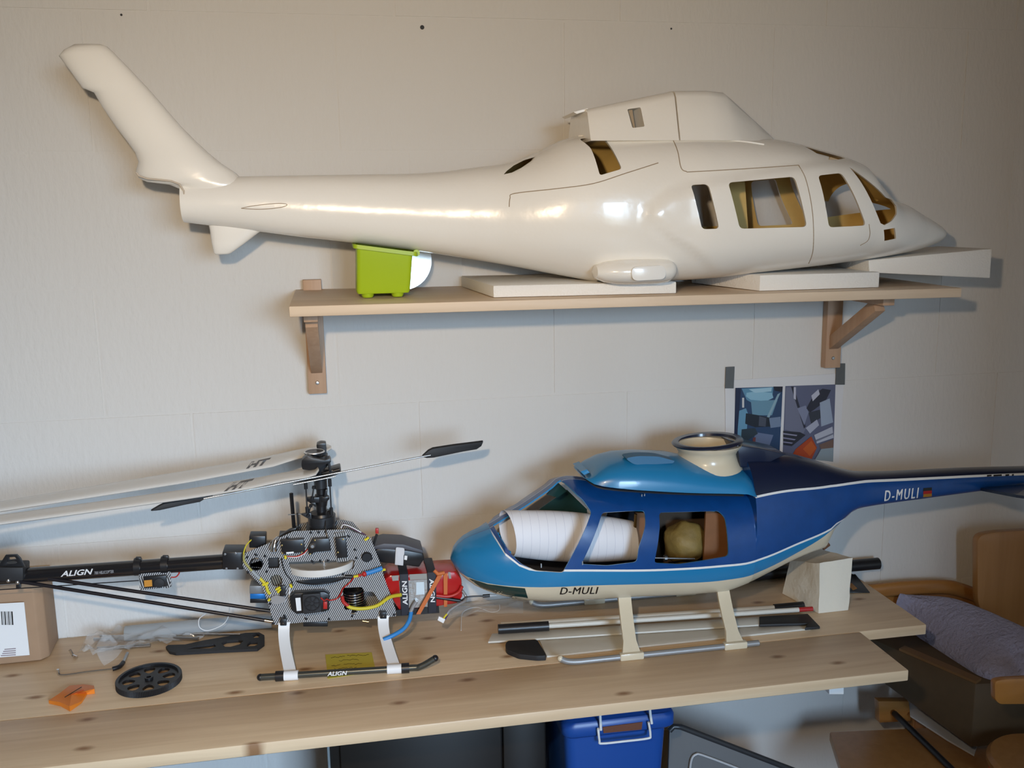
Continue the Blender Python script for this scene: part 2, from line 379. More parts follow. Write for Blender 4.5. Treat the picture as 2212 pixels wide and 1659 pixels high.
# ------------------------------------------------------------------ wall shelf with brackets
SD = -.28; ST = .018
FL, FR = U(624, 662, SD), U(2078, 622, SD); BLc, BRc = Vector((FL.x, -.003, FL.z+.008)), Vector((FR.x, -.003, FR.z+.004))
def shelf_z(x, y):
    t = (x-FL.x)/(FR.x-FL.x); s_ = (y-SD)/(-.003-SD); return (1-s_)*((1-t)*FL.z+t*FR.z)+s_*((1-t)*BLc.z+t*BRc.z)
sh = thing('wall_shelf', 'long pale pine shelf board on two wooden brackets under the white fuselage', 'shelf', (.5, -.14, 1.16))
dz = Vector((0, 0, -ST))
MB().hexa([FL, FR, BRc, BLc], [FL+dz, FR+dz, BRc+dz, BLc+dz]).build('board', pine_shelf, sh, bevel=.0015)
def bracket(x0, x1, ztop, zbot, reach, zsh):
    br = MB().box(((x0+x1)/2, -.012, (ztop+zbot)/2), (x1-x0, .02, ztop-zbot)).build('bracket', pine_up, sh, bevel=.001)
    xm = (x0+x1)/2; w = (x1-x0)*.62
    MB().box((xm, -.022-reach/2, zsh-.011), (w*1.1, reach, .02)).build('arm', pine_up, br, bevel=.001)
    a, b = Vector((xm, -.03, zbot+.062)), Vector((xm, -reach*.86, zsh-.032)); d = (b-a); L_ = d.length; ang = math.atan2(d.z, -d.y)
    MB().box((a+b)/2, (w, L_+.035, .026), Matrix.Rotation(-ang, 3, 'X')).build('brace', pine_up, br, bevel=.001)
    MB().lathe((xm, -.022, zbot+.022), [(0, .0022), (.003, .0018), (.0042, 0)], 12, (0, -1, 0)).build('screw', steel, br, True)
bracket(-.0685, -.033, 1.386, 1.1595, .20, shelf_z(-.05, -.1)-ST)
bracket(1.046, 1.082, 1.372, 1.1615, .20, shelf_z(1.06, -.1)-ST)

# ------------------------------------------------------------------ white fuselage on the shelf
FY = -.17
pearl = mat('pearl_white_gelcoat', (.88, .85, .79), .24, 0, .5, .4, bump=(7, .0035))
fiber = mat('raw_fibreglass_inside', (.66, .46, .15), .6, var=.12)
seam = mat('panel_gap', (.34, .26, .17), .7)
top_px = [(396, 394), (440, 388), (520, 381), (600, 379.5), (700, 378), (863, 375.8), (944, 372), (1025, 362), (1093, 353), (1158, 330), (1215, 302), (1260, 293), (1420, 288), (1500, 291), (1600, 297), (1655, 303), (1700, 312), (1730, 320), (1790, 337), (1822, 351), (1840, 376), (1895, 428), (1930, 438), (1980, 463), (2010, 479), (2030, 491), (2041, 505)]
bot_px = [(396, 480), (452, 487), (566, 501), (660, 513), (698, 517), (893, 541), (1056, 566), (1090, 572), (1226, 597.5), (1286, 607.5), (1347, 610), (1422, 606), (1503, 601), (1606, 589), (1744, 573.5), (1847, 560), (1950, 544), (2001, 530.5), (2025, 520), (2041, 507)]
tz, bz = pxcurve(top_px, FY), pxcurve(bot_px, FY)
wpx = [(396, .034), (520, .040), (700, .047), (860, .055), (960, .064), (1050, .080), (1120, .100), (1200, .120), (1300, .134), (1420, .138), (1480, .143), (1600, .143), (1750, .138), (1830, .124), (1900, .098), (1960, .070), (2005, .044), (2030, .022), (2041, .003)]
wf = hermite([pxX(x, 500, FY) for x, _ in wpx], [w for _, w in wpx])
nf = hermite([pxX(x, 500, FY) for x in (396, 900, 1200, 1500, 1800, 2041)], [2.0, 2.0, 2.2, 2.7, 2.6, 2.0])
X0, X1 = pxX(396, 450, FY), pxX(2041, 506, FY)
_au, _al = [U(x, y, FY-.13) for x, y in ((1378, 468), (1440, 412), (1500, 392), (1600, 372), (1725, 352), (1800, 340))], [U(x, y, FY-.13) for x, y in ((1378, 468), (1440, 516), (1490, 548), (1560, 600), (1700, 700))]
zu_, zl_ = hermite([p.x for p in _au], [p.z for p in _au]), hermite([p.x for p in _al], [p.z for p in _al]); xa_, xf0, xf1 = _au[0].x, pxX(1840, 480, FY), pxX(1960, 480, FY)
def cabin_bulge(X, z):
    if X < xa_: return 0.
    m = min(zu_(X)-z, z-zl_(X))/.014; m = max(0., min(1., m)); f_ = max(0., min(1., (xf1-X)/(xf1-xf0))); return .0085*m*m*(3-2*m)*f_
def fus_rings(t, seg=96, N=190):
    R = []
    for i in range(N):
        u = i/(N-1); X = X0+(X1-X0)*(1-(1-u)**1.25); X = min(max(X, X0+t), X1-t-.0005)
        zt, zb = tz(X)-t, bz(X)+t; w = max(.001, wf(X)-t); n = nf(X); zm = zb+(zt-zb)*.46; ring = []
        for k in range(seg):
            a = 2*math.pi*k/seg; c, s_ = math.cos(a), math.sin(a); e = 2/n
            z_ = zm+((zt-zm) if s_ > 0 else (zm-zb))*math.copysign(abs(s_)**e, s_); ww = w+cabin_bulge(X, z_)*min(1, abs(c)*3)
            ring.append(Vector((X, FY-ww*math.copysign(abs(c)**e, c), zm+((zt-zm) if s_ > 0 else (zm-zb))*math.copysign(abs(s_)**e, s_))))
        R.append(ring)
    return R
fb = MB(); fb.rings(fus_rings(0)); fo = fb.mesh('f', [pearl, fiber]); fus_bvh = bvh_of(fo)
fb = MB(); fb.mat(0).rings(fus_rings(0)); me = fb.mesh('fuselage_shell', [pearl, fiber])
fi = MB(); fi.mat(1).rings(fus_rings(.0045)); mi = fi.mesh('i', [pearl, fiber])
bm = bmesh.new(); bm.from_mesh(mi); bmesh.ops.reverse_faces(bm, faces=bm.faces); bm.from_mesh(me); bm.to_mesh(me); bm.free()
Yn = FY-.135
wins = [(rounded([(1489, 400), (1524, 398), (1546, 494), (1510, 495)], 9), Yn, -.6, .2), (rounded([(1566, 395), (1710, 382), (1735, 490), (1590, 494)], 10), Yn, -.6, .2),
        (rounded([(1757, 380), (1813, 374), (1860, 487), (1777, 491)], 9), Yn+.01, -.6, .2),
        ([(1819, 362), (1895, 427.5), (1915, 432), (1926, 445), (1921, 462), (1905, 477), (1886, 486), (1876, 482), (1854, 436)], FY-.095, -.6, FY-.004),
        ([(1819, 362), (1895, 427.5), (1915, 432), (1926, 445), (1921, 462), (1905, 477), (1886, 486), (1876, 482), (1854, 436)], FY-.095, FY+.004, .2),
        ([(1800, 378), (1822, 369), (1890, 425), (1922, 438), (1900, 450), (1840, 462), (1800, 470)], FY+.09, FY+.03, .2),
        ([(1888, 496), (1917, 492), (1924, 515), (1895, 520)], FY-.10, -.6, FY),
        (rounded([(1267, 295), (1316, 290), (1336, 366), (1289, 380), (1281, 318)], 6), FY-.10, -.6, FY),
        ([(1087, 377), (1095, 369), (1112, 357), (1137, 344.5), (1159, 338), (1150, 347), (1127, 362), (1105, 373)], FY-.05, -.6, FY-.004),
        ([(1723, 319), (1809, 344), (1781, 348), (1756, 349), (1764, 341.5), (1737, 334.6)], FY-.05, -.6, FY-.008)]
for px, Y, y0, y1 in wins:
    cb = MB(); pts = [U(x, y, Y) for x, y in px]; cb.prism([[Vector((p.x, y0, p.z)) for p in pts]], (0, y1-y0, 0))
    me = boolean_cut(me, cb.mesh('cut', [pearl]), None)
fz = thing('model_helicopter_fuselage', 'glossy pearl white scale helicopter fuselage without rotor, lying along the wall shelf', 'helicopter fuselage', (.5, FY, 1.375))
link('fuselage_shell', me, fz, True, 38)
# centre windscreen post
MB().tube([U(1821, 360, FY), U(1897, 430, FY)], .006, 8).build('windscreen_post', fiber, fz, True)
# roof lip
MB().prism([[U(x, y, FY-.02) for x, y in [(1795, 338), (1828, 352), (1823, 360), (1790, 345)]]], (0, .04, 0)).build('roof_lip', pearl, fz)
def lens_loft(chords, thick, Y, name, mt, parent, seg=24, n=2.4):
    """chords: ((x right,y),(x left,y)) pixels at the mid plane; thick list (half)"""
    R = []
    for (a, b), t in zip(chords, thick):
        A, B = U(*a, Y), U(*b, Y); c = (A+B)/2; h = (A-B)/2; ring = []
        for k in range(seg):
            q = 2*math.pi*k/seg; co, si = math.cos(q), math.sin(q)
            ring.append(c+h*math.copysign(abs(co)**(2/n), co)+Vector((0, -t, 0))*math.copysign(abs(si)**(2/2), si))
        R.append(ring)
    return MB().rings(R).build(name, mt, parent, True, angle=60)
lens_loft([((218, 96), (160, 96)), ((232, 101), (138, 108)), ((246, 114), (127, 121)), ((285, 154), (152, 154)), ((319, 190), (178, 190)), ((328, 200), (203, 200)), ((358, 235), (222, 233)), ((393, 275), (251, 275)), ((423, 305), (274, 305)), ((450, 330), (292, 330)), ((478, 353), (299, 350)), ((510, 374), (293, 371)), ((520, 384), (300, 385)), ((535, 392), (318, 393)), ((540, 399), (366, 399)), ((535, 406), (388, 408)), ((530, 440), (400, 440))],
          [.006, .012, .015, .018, .020, .020, .022, .024, .026, .028, .031, .032, .032, .032, .031, .030, .02], FY, 'tail_fin', pearl, fz)
tube('trim_lip', [U(x, y, FY-.03) for x, y in [(294, 372), (300, 380), (318, 386), (370, 391), (388, 398), (397, 412), (400, 450)]], .0016, mat('trim_groove', (.55, .47, .38), .6), fz)
lens_loft([((566, 498), (450, 483)), ((558, 503), (453, 495)), ((527, 527), (457, 524)), ((500, 546), (462, 546)), ((494, 549), (466, 550))], [.012, .011, .009, .007, .003], FY, 'ventral_fin', pearl, fz)
# engine doghouse: rear piece (open to the back) and front piece
def cowl(stations, name):
    R = []
    for (x, yt, yb, wt, wb_) in stations:
        T, B = U(x, yt, FY), U(x, yb, FY); X = (T.x+B.x)/2; r = []
        prof = [(-1, 0), (-1, .5), (-1, .86), (-.94, .96), (-.8, 1), (-.4, 1.02), (0, 1.025), (.4, 1.02), (.8, 1), (.94, .96), (1, .86), (1, .5), (1, 0)]
        for s_, h in prof:
            w = wb_+(wt-wb_)*min(1, h); r.append(Vector((T.x+(B.x-T.x)*(1-h), FY+s_*w, B.z+(T.z-B.z)*h)))
        R.append(r)
    return MB().rings(R)
rear = cowl([(1250, 243, 312, .058, .085), (1258, 241, 312, .060, .088), (1330, 226, 312, .064, .092), (1428, 206, 312, .068, .095)], 'r').mesh('engine_cowl_rear', [pearl, fiber])
vent = MB().prism([[Vector((p.x, -.5, p.z)) for p in (U(x, y, FY-.07) for x, y in rounded([(1355, 236), (1383, 232), (1387, 275), (1361, 278)], 3))]], (0, .5+FY-.02, 0)).mesh('c', [pearl])
rear = boolean_cut(rear, vent, None)
link('engine_cowl_rear', rear, fz, True, 35)
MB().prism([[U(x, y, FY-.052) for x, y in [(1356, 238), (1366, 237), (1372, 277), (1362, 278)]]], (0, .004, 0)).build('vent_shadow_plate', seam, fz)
cowl([(1431, 205, 312, .068, .095), (1500, 204, 312, .066, .096), (1540, 207, 312, .058, .094), (1558, 219, 312, .050, .090), (1600, 256, 314, .044, .082), (1640, 289, 318, .036, .068), (1662, 309, 322, .028, .055)], 'f').build('engine_cowl_front', pearl, fz, True, 50)
MB().prism([[U(x, y, FY-.045) for x, y in [(1239, 242), (1270, 234), (1268, 239), (1246, 246)]]], (0, .09, 0)).build('cowl_lip', pearl, fz)
# flange under the cowl
tube('cowl_flange', onpath(fus_bvh, [(1222, 297), (1260, 293.5), (1340, 291), (1420, 292), (1500, 297), (1600, 305), (1650, 312)]), .0022, pearl, fz)
# panel gaps
for px in ([(1725, 357), (1740, 386), (1752, 438), (1757, 489), (1756, 541), (1747, 569)], [(1725, 357), (1623, 364), (1500, 371), (1482, 370.5), (1471, 362), (1464, 328), (1453, 302), (1440, 293)],
           [(1100, 447), (1102, 428), (1112, 418), (1200, 408), (1280, 397), (1350, 375), (1422, 352)], [(1877, 484), (1879, 505), (1874, 520), (1858, 530)]):
    tube('panel_gap', onpath(fus_bvh, px, 6, -.0002), .0009, seam, fz, 6)
# tailplane socket: thin oval mark on the boom
tube('tailplane_socket', onpath(fus_bvh, [(521, 450), (545, 445), (590, 440), (615, 440), (619, 444), (600, 449), (560, 452), (521, 450)], 6, -.0002), .0007, seam, fz, 6)
# sponson and undercarriage cover
sp_c = U(1366, 585, FY-.10)
MB().lathe(sp_c-Vector((.076, 0, 0)), [(.001, 0), (.5, .006), (.78, .022), (.95, .045), (1, .07), (1, .12), (.93, .138), (.7, .149), (.4, .153), (.001, .154)], 28, (1, 0, 0), .041, .024).build('sponson', pearl, fz, True)
pxpoly('wheel_cover', rounded([(1364, 577), (1437, 573), (1439, 603), (1366, 607)], 14, 6), FY-.145, .02, mat('white_gelcoat', (.86, .85, .82), .25, coat=.5), fz, bevel=.002)
# inner bulkhead seen through the cabin windows
pxpoly('bulkhead', [(1560, 380), (1608, 378), (1618, 520), (1570, 520)], FY+.03, .006, fiber, fz)

# ------------------------------------------------------------------ things on the shelf
def slab(name, label, c0, c1, c2, c3, th, group='polystyrene slabs'):
    q = [Vector(c) for c in (c0, c1, c2, c3)]; o = MB().hexa(q, [p+Vector((0, 0, th)) for p in q]).build(name, foam, bevel=.002)
    return things_tag(o, label, 'foam slab', group)
def onshelf(px, py):
    d = ray(px, py); t = 1.5
    for _ in range(30):
        p = CAM+d*t; t += (shelf_z(p.x, p.y)-p.z)/d.z*.8
    return CAM+d*t
e_ = .0006
A, B = onshelf(1066, 642), onshelf(1461, 633)
A.y, B.y = -.235, -.245; A.z, B.z = shelf_z(A.x, A.y)+e_, shelf_z(B.x, B.y)+e_; A.x, B.x = U(1066, 640, -.235).x, U(1461, 634, -.245).x
C_, D_ = Vector((B.x-.01, -.03, shelf_z(B.x, -.03)+e_)), Vector((A.x-.03, -.02, shelf_z(A.x, -.02)+e_))
slab('foam_slab', 'flat white polystyrene slab under the belly of the white fuselage', A, B, C_, D_, .0215)
A = Vector((U(1641, 627, -.245).x, -.245, 0)); B = Vector((U(1899, 618, -.235).x, -.235, 0)); C_ = Vector((B.x, -.05, 0)); D_ = Vector((A.x-.06, -.05, 0))
for p in (A, B, C_, D_): p.z = shelf_z(p.x, p.y)+e_
s2 = slab('foam_slab', 'thick white polystyrene slab under the cabin doors of the white fuselage', A, B, C_, D_, .030)
q = [U(1878, 589, -.215), U(2139, 601, -.215), U(2143, 537, -.215), U(1876, 562, -.215)]
o = MB().prism([q], (0, .17, 0)).build('foam_slab', foam, bevel=.002)
things_tag(o, 'tilted white polystyrene slab sticking out past the shelf end under the nose', 'foam slab', 'polystyrene slabs')
# green plastic box
green = mat('lime_plastic', (.36, .50, .012), .38, spec=.4)
gz = shelf_z(.08, -.16); gx0, gx1 = U(768, 600, -.16).x, U(882, 600, -.16).x
gb = thing('plastic_box', 'lime green plastic box holding up the tail boom of the white fuselage', 'box', ((gx0+gx1)/2, -.15, gz))
gt0, gt1 = U(762, 531, -.185).x, U(899, 545, -.185).x; zt = U(830, 536, -.185).z
gm = MB()
def rrect(x0, x1, y0, y1, z, r=.008):
    return [Vector((a, b, z)) for a, b in rounded([(x0, y0), (x1, y0), (x1, y1), (x0, y1)], r, 4)]
rimz = lambda x: bz(x)+.0005
R = [rrect(gx0+.002, gx1-.002, -.195, -.105, gz+.008), rrect(gx0, gx1, -.197, -.103, gz+.012), rrect(gt0+.006, gt1-.008, -.207, -.093, zt-.005)]
for r in R[2:]:
    for v in r: v.z = rimz(v.x)-.006
R2 = [rrect(gt0+.008, gt1-.010, -.205, -.095, zt), rrect(gx0+.004, gx1-.004, -.193, -.107, gz+.014)]
for v in R2[0]: v.z = rimz(v.x)-.006
gm.rings(R+R2); gm.build('box_body', green, gb, True, 40)
rim = [rrect(gt0, gt1, -.213, -.087, 0), rrect(gt0, gt1, -.213, -.087, 0), rrect(gt0+.006, gt1-.008, -.207, -.093, 0), rrect(gt0+.006, gt1-.008, -.207, -.093, 0)]
for r, dz_ in zip(rim, (-.009, -.002, -.002, -.009)):
    for v in r: v.z = rimz(v.x)+dz_
MB().rings(rim+[rim[0]], False).build('rim', green, gb, True, 40)
MB().cyl((gt1, -.19, rimz(gt1)-.004), (gt1, -.11, rimz(gt1)-.004), .006).build('hinge_roll', green, gb, True)
for x in (gx0+.02, gx1-.022):
    for y in (-.18, -.12): MB().lathe((x, y, gz+.0004), [(.009, 0), (.011, .004), (.012, .0115)], 16).build('foot', green, gb, True)
# silver disc and clear sleeve behind the box
dc = U(900, 572, -.075)
dsc = MB().lathe((dc.x-.028, -.072, dc.z+.01), [(.008, 0), (.058, 0), (.058, .0012), (.008, .0012), (.008, 0)], 48, (.1, -1, .12)).build('disc', mat('silver_disc', (.72, .74, .73), .25, .85), None, True)
things_tag(dsc, 'shiny silver disc standing behind the lime green box on the shelf', 'disc')
clear = mat('clear_plastic', (.75, .77, .78), .12, 0, .6, 0, .24)
slv = MB(); xa, xb = U(716, 560, -.03).x, U(1000, 560, -.03).x; zl = shelf_z(.1, -.03)+.001
R = [[Vector((xa+(xb-xa)*u, -.012-.018*math.sin(math.pi*u)-.006*v, zl+v*.10*(1-.25*u))) for u in np.linspace(0, 1, 14)] for v in np.linspace(0, 1, 6)]
vs = [p for r in R for p in r]; fs = [(i*14+j, i*14+j+1, (i+1)*14+j+1, (i+1)*14+j) for i in range(5) for j in range(13)]
slv.add(vs, fs); o = slv.build('plastic_bag', clear, None, True, 60); things_tag(o, 'clear plastic sleeve leaning on the wall behind the lime green box', 'plastic bag')

# ------------------------------------------------------------------ workbench
BT = .6834
bench = thing('workbench', 'pine plank workbench along the wall carrying the model helicopters', 'workbench', (.2, -.24, FLOOR))
TH = .021
xr, xf = UZ(1991, 1342, BT).x, UZ(1955, 1441, BT).x; ys, yf = -.3165, -.479
MB().box(((-1.6+xr)/2, (ys+.0008-.004)/2, BT-TH/2), (xr+1.6, -ys-.004, TH)).build('plank', pine, bench, bevel=.0018)
o = MB().box(((-1.6+xf)/2, (ys-.0008+yf)/2, BT-TH/2), (xf+1.6, ys-yf-.0008, TH)).build('plank', pine, bench, bevel=.0022)
pxbox('support_arm', 1791, 1470, 1823, 1500, -.44, .43, whitep, bench, .001)
MB().box((-1.2, -.2, (FLOOR+BT-TH)/2), (.04, .3, BT-TH-FLOOR-.001)).build('leg', pine_up, bench)

# ------------------------------------------------------------------ blue helicopter with skids
HY = -.2
navy = mat('navy_paint', (.006, .012, .038), .3, coat=.4)
blue = mat('royal_blue_paint', (.004, .055, .225), .3, coat=.4, var=.2)
sky = mat('sky_blue_paint', (.014, .195, .42), .3, coat=.4)
white = mat('white_pinstripe', (.78, .78, .76), .4)
cream = mat('cream_paint', (.66, .58, .43), .3, coat=.3, var=.05)
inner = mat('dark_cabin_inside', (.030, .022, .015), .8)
tglass = mat('tinted_green_glass', (.012, .04, .038), .1)
top_b = [(973, 1207), (978, 1186), (985, 1175), (1000, 1161), (1025, 1148), (1058, 1135), (1090, 1115), (1125, 1095), (1165, 1068), (1190, 1050), (1206, 1036), (1225, 1031), (1265, 1034), (1340, 1042), (1440, 1046), (1560, 1048)]
topr_b = [(1590, 978), (1620, 976), (1701, 980), (1748, 990.5), (1795, 1006), (1830, 1015.6), (1858, 1020), (1936, 1019), (2062, 1012.5), (2230, 1008)]
bot_b = [(973, 1207), (979, 1220), (985, 1230), (1023, 1265), (1079, 1287), (1139, 1299), (1242, 1301), (1367, 1293), (1493, 1287), (1556, 1281), (1601, 1266), (1654, 1240), (1701, 1216), (1748, 1196), (1777, 1186), (1784, 1168), (1789, 1152), (1811, 1128), (1836, 1106), (1851, 1100), (1999, 1078), (2121, 1061), (2230, 1044)]
l3_b = [(973, 1209), (982, 1229), (1004, 1243), (1054, 1260), (1101, 1266), (1273, 1265), (1462, 1260), (1560, 1254), (1607, 1247), (1654, 1229), (1717, 1197), (1789, 1152), (1800, 1140)]
l2_b = [(1056, 1136), (1062, 1150), (1085, 1186), (1117, 1216), (1154, 1229), (1205, 1230), (1430, 1229), (1556, 1221), (1607, 1216), (1654, 1202), (1717, 1175.5), (1795, 1141), (1811, 1126)]
l1_b = [(1590, 1063.5), (1618, 1062.6), (1701, 1058), (1779, 1050), (1842, 1041), (1936, 1034), (2124, 1025), (2230, 1021)]
x_l2 = pxX(1056, 1140, HY-.03); x_l1 = pxX(1594, 1020, HY); x_e3 = pxX(1789, 1152, HY); x_e2 = pxX(1804, 1134, HY)
wbpx = [(973, .002), (978, .018), (985, .030), (1000, .046), (1025, .065), (1056, .080), (1090, .091), (1120, .098), (1160, .104), (1205, .107), (1340, .108), (1450, .107), (1560, .098), (1607, .091), (1654, .083), (1700, .074), (1748, .064), (1780, .056), (1811, .048), (1851, .040), (1950, .034), (2121, .028), (2230, .025)]
wb_f = hermite([pxX(x, 1180, HY) for x, _ in wbpx], [w for _, w in wbpx])
_wpx = hermite([x for x, _ in wbpx], [w for _, w in wbpx])
def sidecurve(px, k):
    P = [U(x, y, HY-k*_wpx(x)) for x, y in px]; return hermite([p.x for p in P], [p.z for p in P])
tb, tr_ = pxcurve(top_b, HY), pxcurve(topr_b, HY); _bb0 = sidecurve(bot_b, .45); bb = lambda X: _bb0(X)
c3, c2, c1 = sidecurve(l3_b, .93), sidecurve(l2_b, .97), sidecurve(l1_b, .9)
XA, XB = pxX(973, 1207, HY), pxX(2230, 1030, HY)
def blue_rings(t=0.):
    """cross-sections whose vertices follow the paint lines"""
    xs = [XA+t+(x_l1-XA)*(1-(1-u)**1)*1. for u in [0, .004, .012, .025, .045, .07, .10, .13, .16, .20]+list(np.linspace(.23, .998, 42))]
    xs = [min(x, x_l1-.002) for x in xs]
    xs += [x_l1-.0008+t, x_l1+.0008+t]+list(np.linspace(x_l1+.012, XB-t, 46)); R = []; 
    for X in xs:
        zb = bb(X)+t; zt = (tr_(X) if X > x_l1+t else tb(X))-t
        if zt < zb+.003: zb, zt = (zb+zt)/2-.0015, (zb+zt)/2+.0015
        w = max(.0012, wb_f(X)-t)
        z3 = min(max(c3(X), zb+1e-4), zt-6e-4) if X < x_e3 else zb+1e-4
        z2 = zt-4e-4 if X < x_l2 else (c2(X) if X < x_e2 else zb+4e-4)
        z2 = min(max(z2, z3+2e-4), zt-4e-4); z2b = max(z3+1e-4, z2-.0042) if X > x_l2 else z2-1e-4
        z1 = c1(X) if X > x_l1 else zt-2e-4
        z1 = min(max(z1, z2+1e-4), zt-2e-4); z1b = max(z2+5e-5, z1-.0042) if X > x_l1 else z1-5e-5
        zm = zb+((zt if X <= x_l1+t else min(zt, c1(X)+.014))-zb)*.42
        def wid(z):
            n = 2.5 if z > zm else 2.6; q = (z-zm)/max(1e-6, (zt-zm) if z > zm else (zm-zb)); return w*max(0., 1-abs(q)**n)**(1/n)
        lv = []
        def band(a, b, n, ease=0):
            for i in range(n):
                u = i/n; u = 1-math.cos(u*math.pi/2) if ease == 1 else (math.sin(u*math.pi/2) if ease == 2 else u); lv.append(a+(b-a)*u)
        band(zb, z3, 7, 1); band(z3, z2b, 5); band(z2b, z2, 1); band(z2, z1b, 9); band(z1b, z1, 1); band(z1, zt, 9, 2); lv.append(zt)
        ring = [Vector((X, HY-wid(z), z)) for z in lv]+[Vector((X, HY+wid(z), z)) for z in reversed(lv[1:-1])]
        R.append(ring)
    bands = [4]*7+[2]*5+[3]+[1]*9+[3]+[0]*9; bands = bands+bands[::-1]
    return R, bands
def blue_shell(t, flip, matset=None):
    R, bands = blue_rings(t); b = MB(); seg = len(R[0]); vs = [v for r in R for v in r]; k = len(b.v); b.v += [tuple(v) for v in vs]
    for i in range(len(R)-1):
        for j in range(seg):
            b.f.append((i*seg+j, i*seg+(j+1) % seg, (i+1)*seg+(j+1) % seg, (i+1)*seg+j))
            mi_ = bands[j] if matset is None else matset
            X = R[i][0].x
            if matset is None and mi_ == 0 and X < x_l1: mi_ = 2 if X < x_l2 else 1
            if matset is None and mi_ == 3 and X < x_l2-.003: mi_ = 2
            b.m.append(mi_)
    b.f += [tuple(range(seg-1, -1, -1)), tuple((len(R)-1)*seg+j for j in range(seg))]; b.m += [4 if matset is None else matset]*2
    return b
cutmark = mat('window_edge', (.02, .02, .03), .6)
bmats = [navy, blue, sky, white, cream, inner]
_pre = bvh_of(blue_shell(0, False).mesh('o', bmats+[cutmark]))
def surfcurve(px, old):
    P = []
    for x, y in px:
        h = on(_pre, x, y, 0); P.append(h if h else U(x, y, HY-.9*_wpx(x)))
    return hermite([p.x for p in P], [p.z for p in P])
c3, c2, c1 = surfcurve(l3_b, c3), surfcurve(l2_b, c2), surfcurve(l1_b, c1)
me = blue_shell(0, False).mesh('o', bmats+[cutmark])
blue_bvh = bvh_of(me)
Yb = HY-.095
screen = [(1068, 1139), (1085, 1172), (1105, 1197), (1122, 1211), (1150, 1222), (1207, 1224), (1274, 1102), (1262, 1082), (1236, 1060), (1212, 1056), (1165, 1086), (1125, 1104)]
cutw = [(rounded(screen, 5), HY-.075, -.6, HY-.007), (rounded(screen, 5), HY, HY+.007, .2),
        (rounded([(1252, 1214), (1303, 1110), (1398, 1107), (1394, 1135), (1376, 1178), (1371, 1209), (1308, 1217)], 8), Yb, -.6, .2),
        (rounded([(1428, 1111), (1560, 1109), (1571, 1120), (1571, 1199), (1462, 1214), (1408, 1211), (1424, 1139)], 8), Yb, -.6, HY)]
for px, Y, y0, y1 in cutw:
    cb = MB(); cb.cur = 6; pts = [U(x, y, Y) for x, y in px]; cb.prism([[Vector((p.x, y0, p.z)) for p in pts]], (0, y1-y0, 0))
    me = boolean_cut(me, cb.mesh('cut', bmats+[cutmark]), None)
bm = bmesh.new(); bm.from_mesh(me); bmesh.ops.delete(bm, geom=[f for f in bm.faces if f.material_index == 6], context='FACES')
bm.to_mesh(me); bm.free()
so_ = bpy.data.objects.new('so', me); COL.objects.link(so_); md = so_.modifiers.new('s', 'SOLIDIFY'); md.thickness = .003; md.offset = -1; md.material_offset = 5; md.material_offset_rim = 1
dg_ = bpy.context.evaluated_depsgraph_get(); dg_.update(); me = bpy.data.meshes.new_from_object(so_.evaluated_get(dg_)); bpy.data.objects.remove(so_)
bh = thing('model_helicopter', 'blue and cream scale helicopter on skids with rolled paper in its nose', 'model helicopter', (.55, HY, BT))
link('fuselage_shell', me, bh, True, 38)
# dark tinted side glass on the far half and cabin contents
pxpoly('far_glass', [(1165, 1100), (1225, 1058), (1268, 1100), (1268, 1130), (1160, 1130)], HY+.07, .002, tglass, bh)
pxpoly('windscreen_glass', [(1180, 1068), (1205, 1042), (1225, 1060), (1205, 1075)], HY+.02, .002, tglass, bh)
pxpoly('cabin_former', [(1525, 1105), (1572, 1105), (1572, 1215), (1520, 1215)], HY-.05, .006, mat('brown_plywood', (.22, .09, .03), .6, var=.2), bh)
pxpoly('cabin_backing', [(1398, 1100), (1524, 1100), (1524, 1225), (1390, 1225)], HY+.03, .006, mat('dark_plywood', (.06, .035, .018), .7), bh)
tc_ = U(1480, 1172, HY-.01)
MB().sphere(tc_, 1., 28, (.044, .035, .044), lambda d: 1+.16*mnoise.noise(d*40+Vector((3, 1, 0)))).build('fuel_tank', mat('stained_yellow_tank', (.22, .15, .04), .6, bump=(35, .004), var=.6), bh, True)
tube('control_rod', [U(1412, 1205, HY-.075), U(1500, 1207, HY-.075)], .002, steel, bh)
MB().cyl(U(1434, 1205.6, HY-.075), U(1440, 1205.8, HY-.075), .006).build('rod_clamp', steel, bh)
tube('linkage', [U(1373, 1110, HY-.03), U(1371, 1150, HY-.03)], .003, mat('dull_brass', (.2, .12, .04), .4, .8), bh)
pxpoly('door_former', [(1373, 1108), (1398, 1108), (1386, 1190), (1372, 1205)], HY+.02, .006, MATS['brown_plywood'], bh)
# light blue engine cowl
def cowl2(st, nm, mt, n=2.6, seg=28):
    R = []
    for x, yt, yb, w in st:
        T, B = U(x, yt, HY), U(x, yb, HY-w); ring = []
        for k in range(seg+1):
            a = math.pi*k/seg; co, si = math.cos(a), math.sin(a); h = abs(si)**(2/n)
            ring.append(Vector((B.x+(T.x-B.x)*h, HY-w*math.copysign(abs(co)**(2/n), co), B.z+(T.z-B.z)*h)))
        R.append(ring)
    return MB().rings(R).build(nm, mt, bh, True, 50)
cowl2([(1259, 1026, 1031, .03), (1264, 1019, 1034, .045), (1272, 1010, 1039, .054), (1284, 999, 1046, .062), (1305, 988, 1051, .070), (1335, 980, 1055, .076), (1380, 977.5, 1059, .080), (1446, 980, 1063, .083), (1493, 990, 1065, .085), (1530, 997, 1066, .086), (1560, 1000, 1066.5, .087), (1588, 1003, 1067, .088), (1602, 1016, 1067.5, .089), (1616, 1055, 1068, .09)], 'engine_cowl', sky)
pxpoly('cowl_visor', [(1254, 1019), (1268, 1014), (1274, 1021), (1262, 1026)], HY-.03, .06, sky, bh)
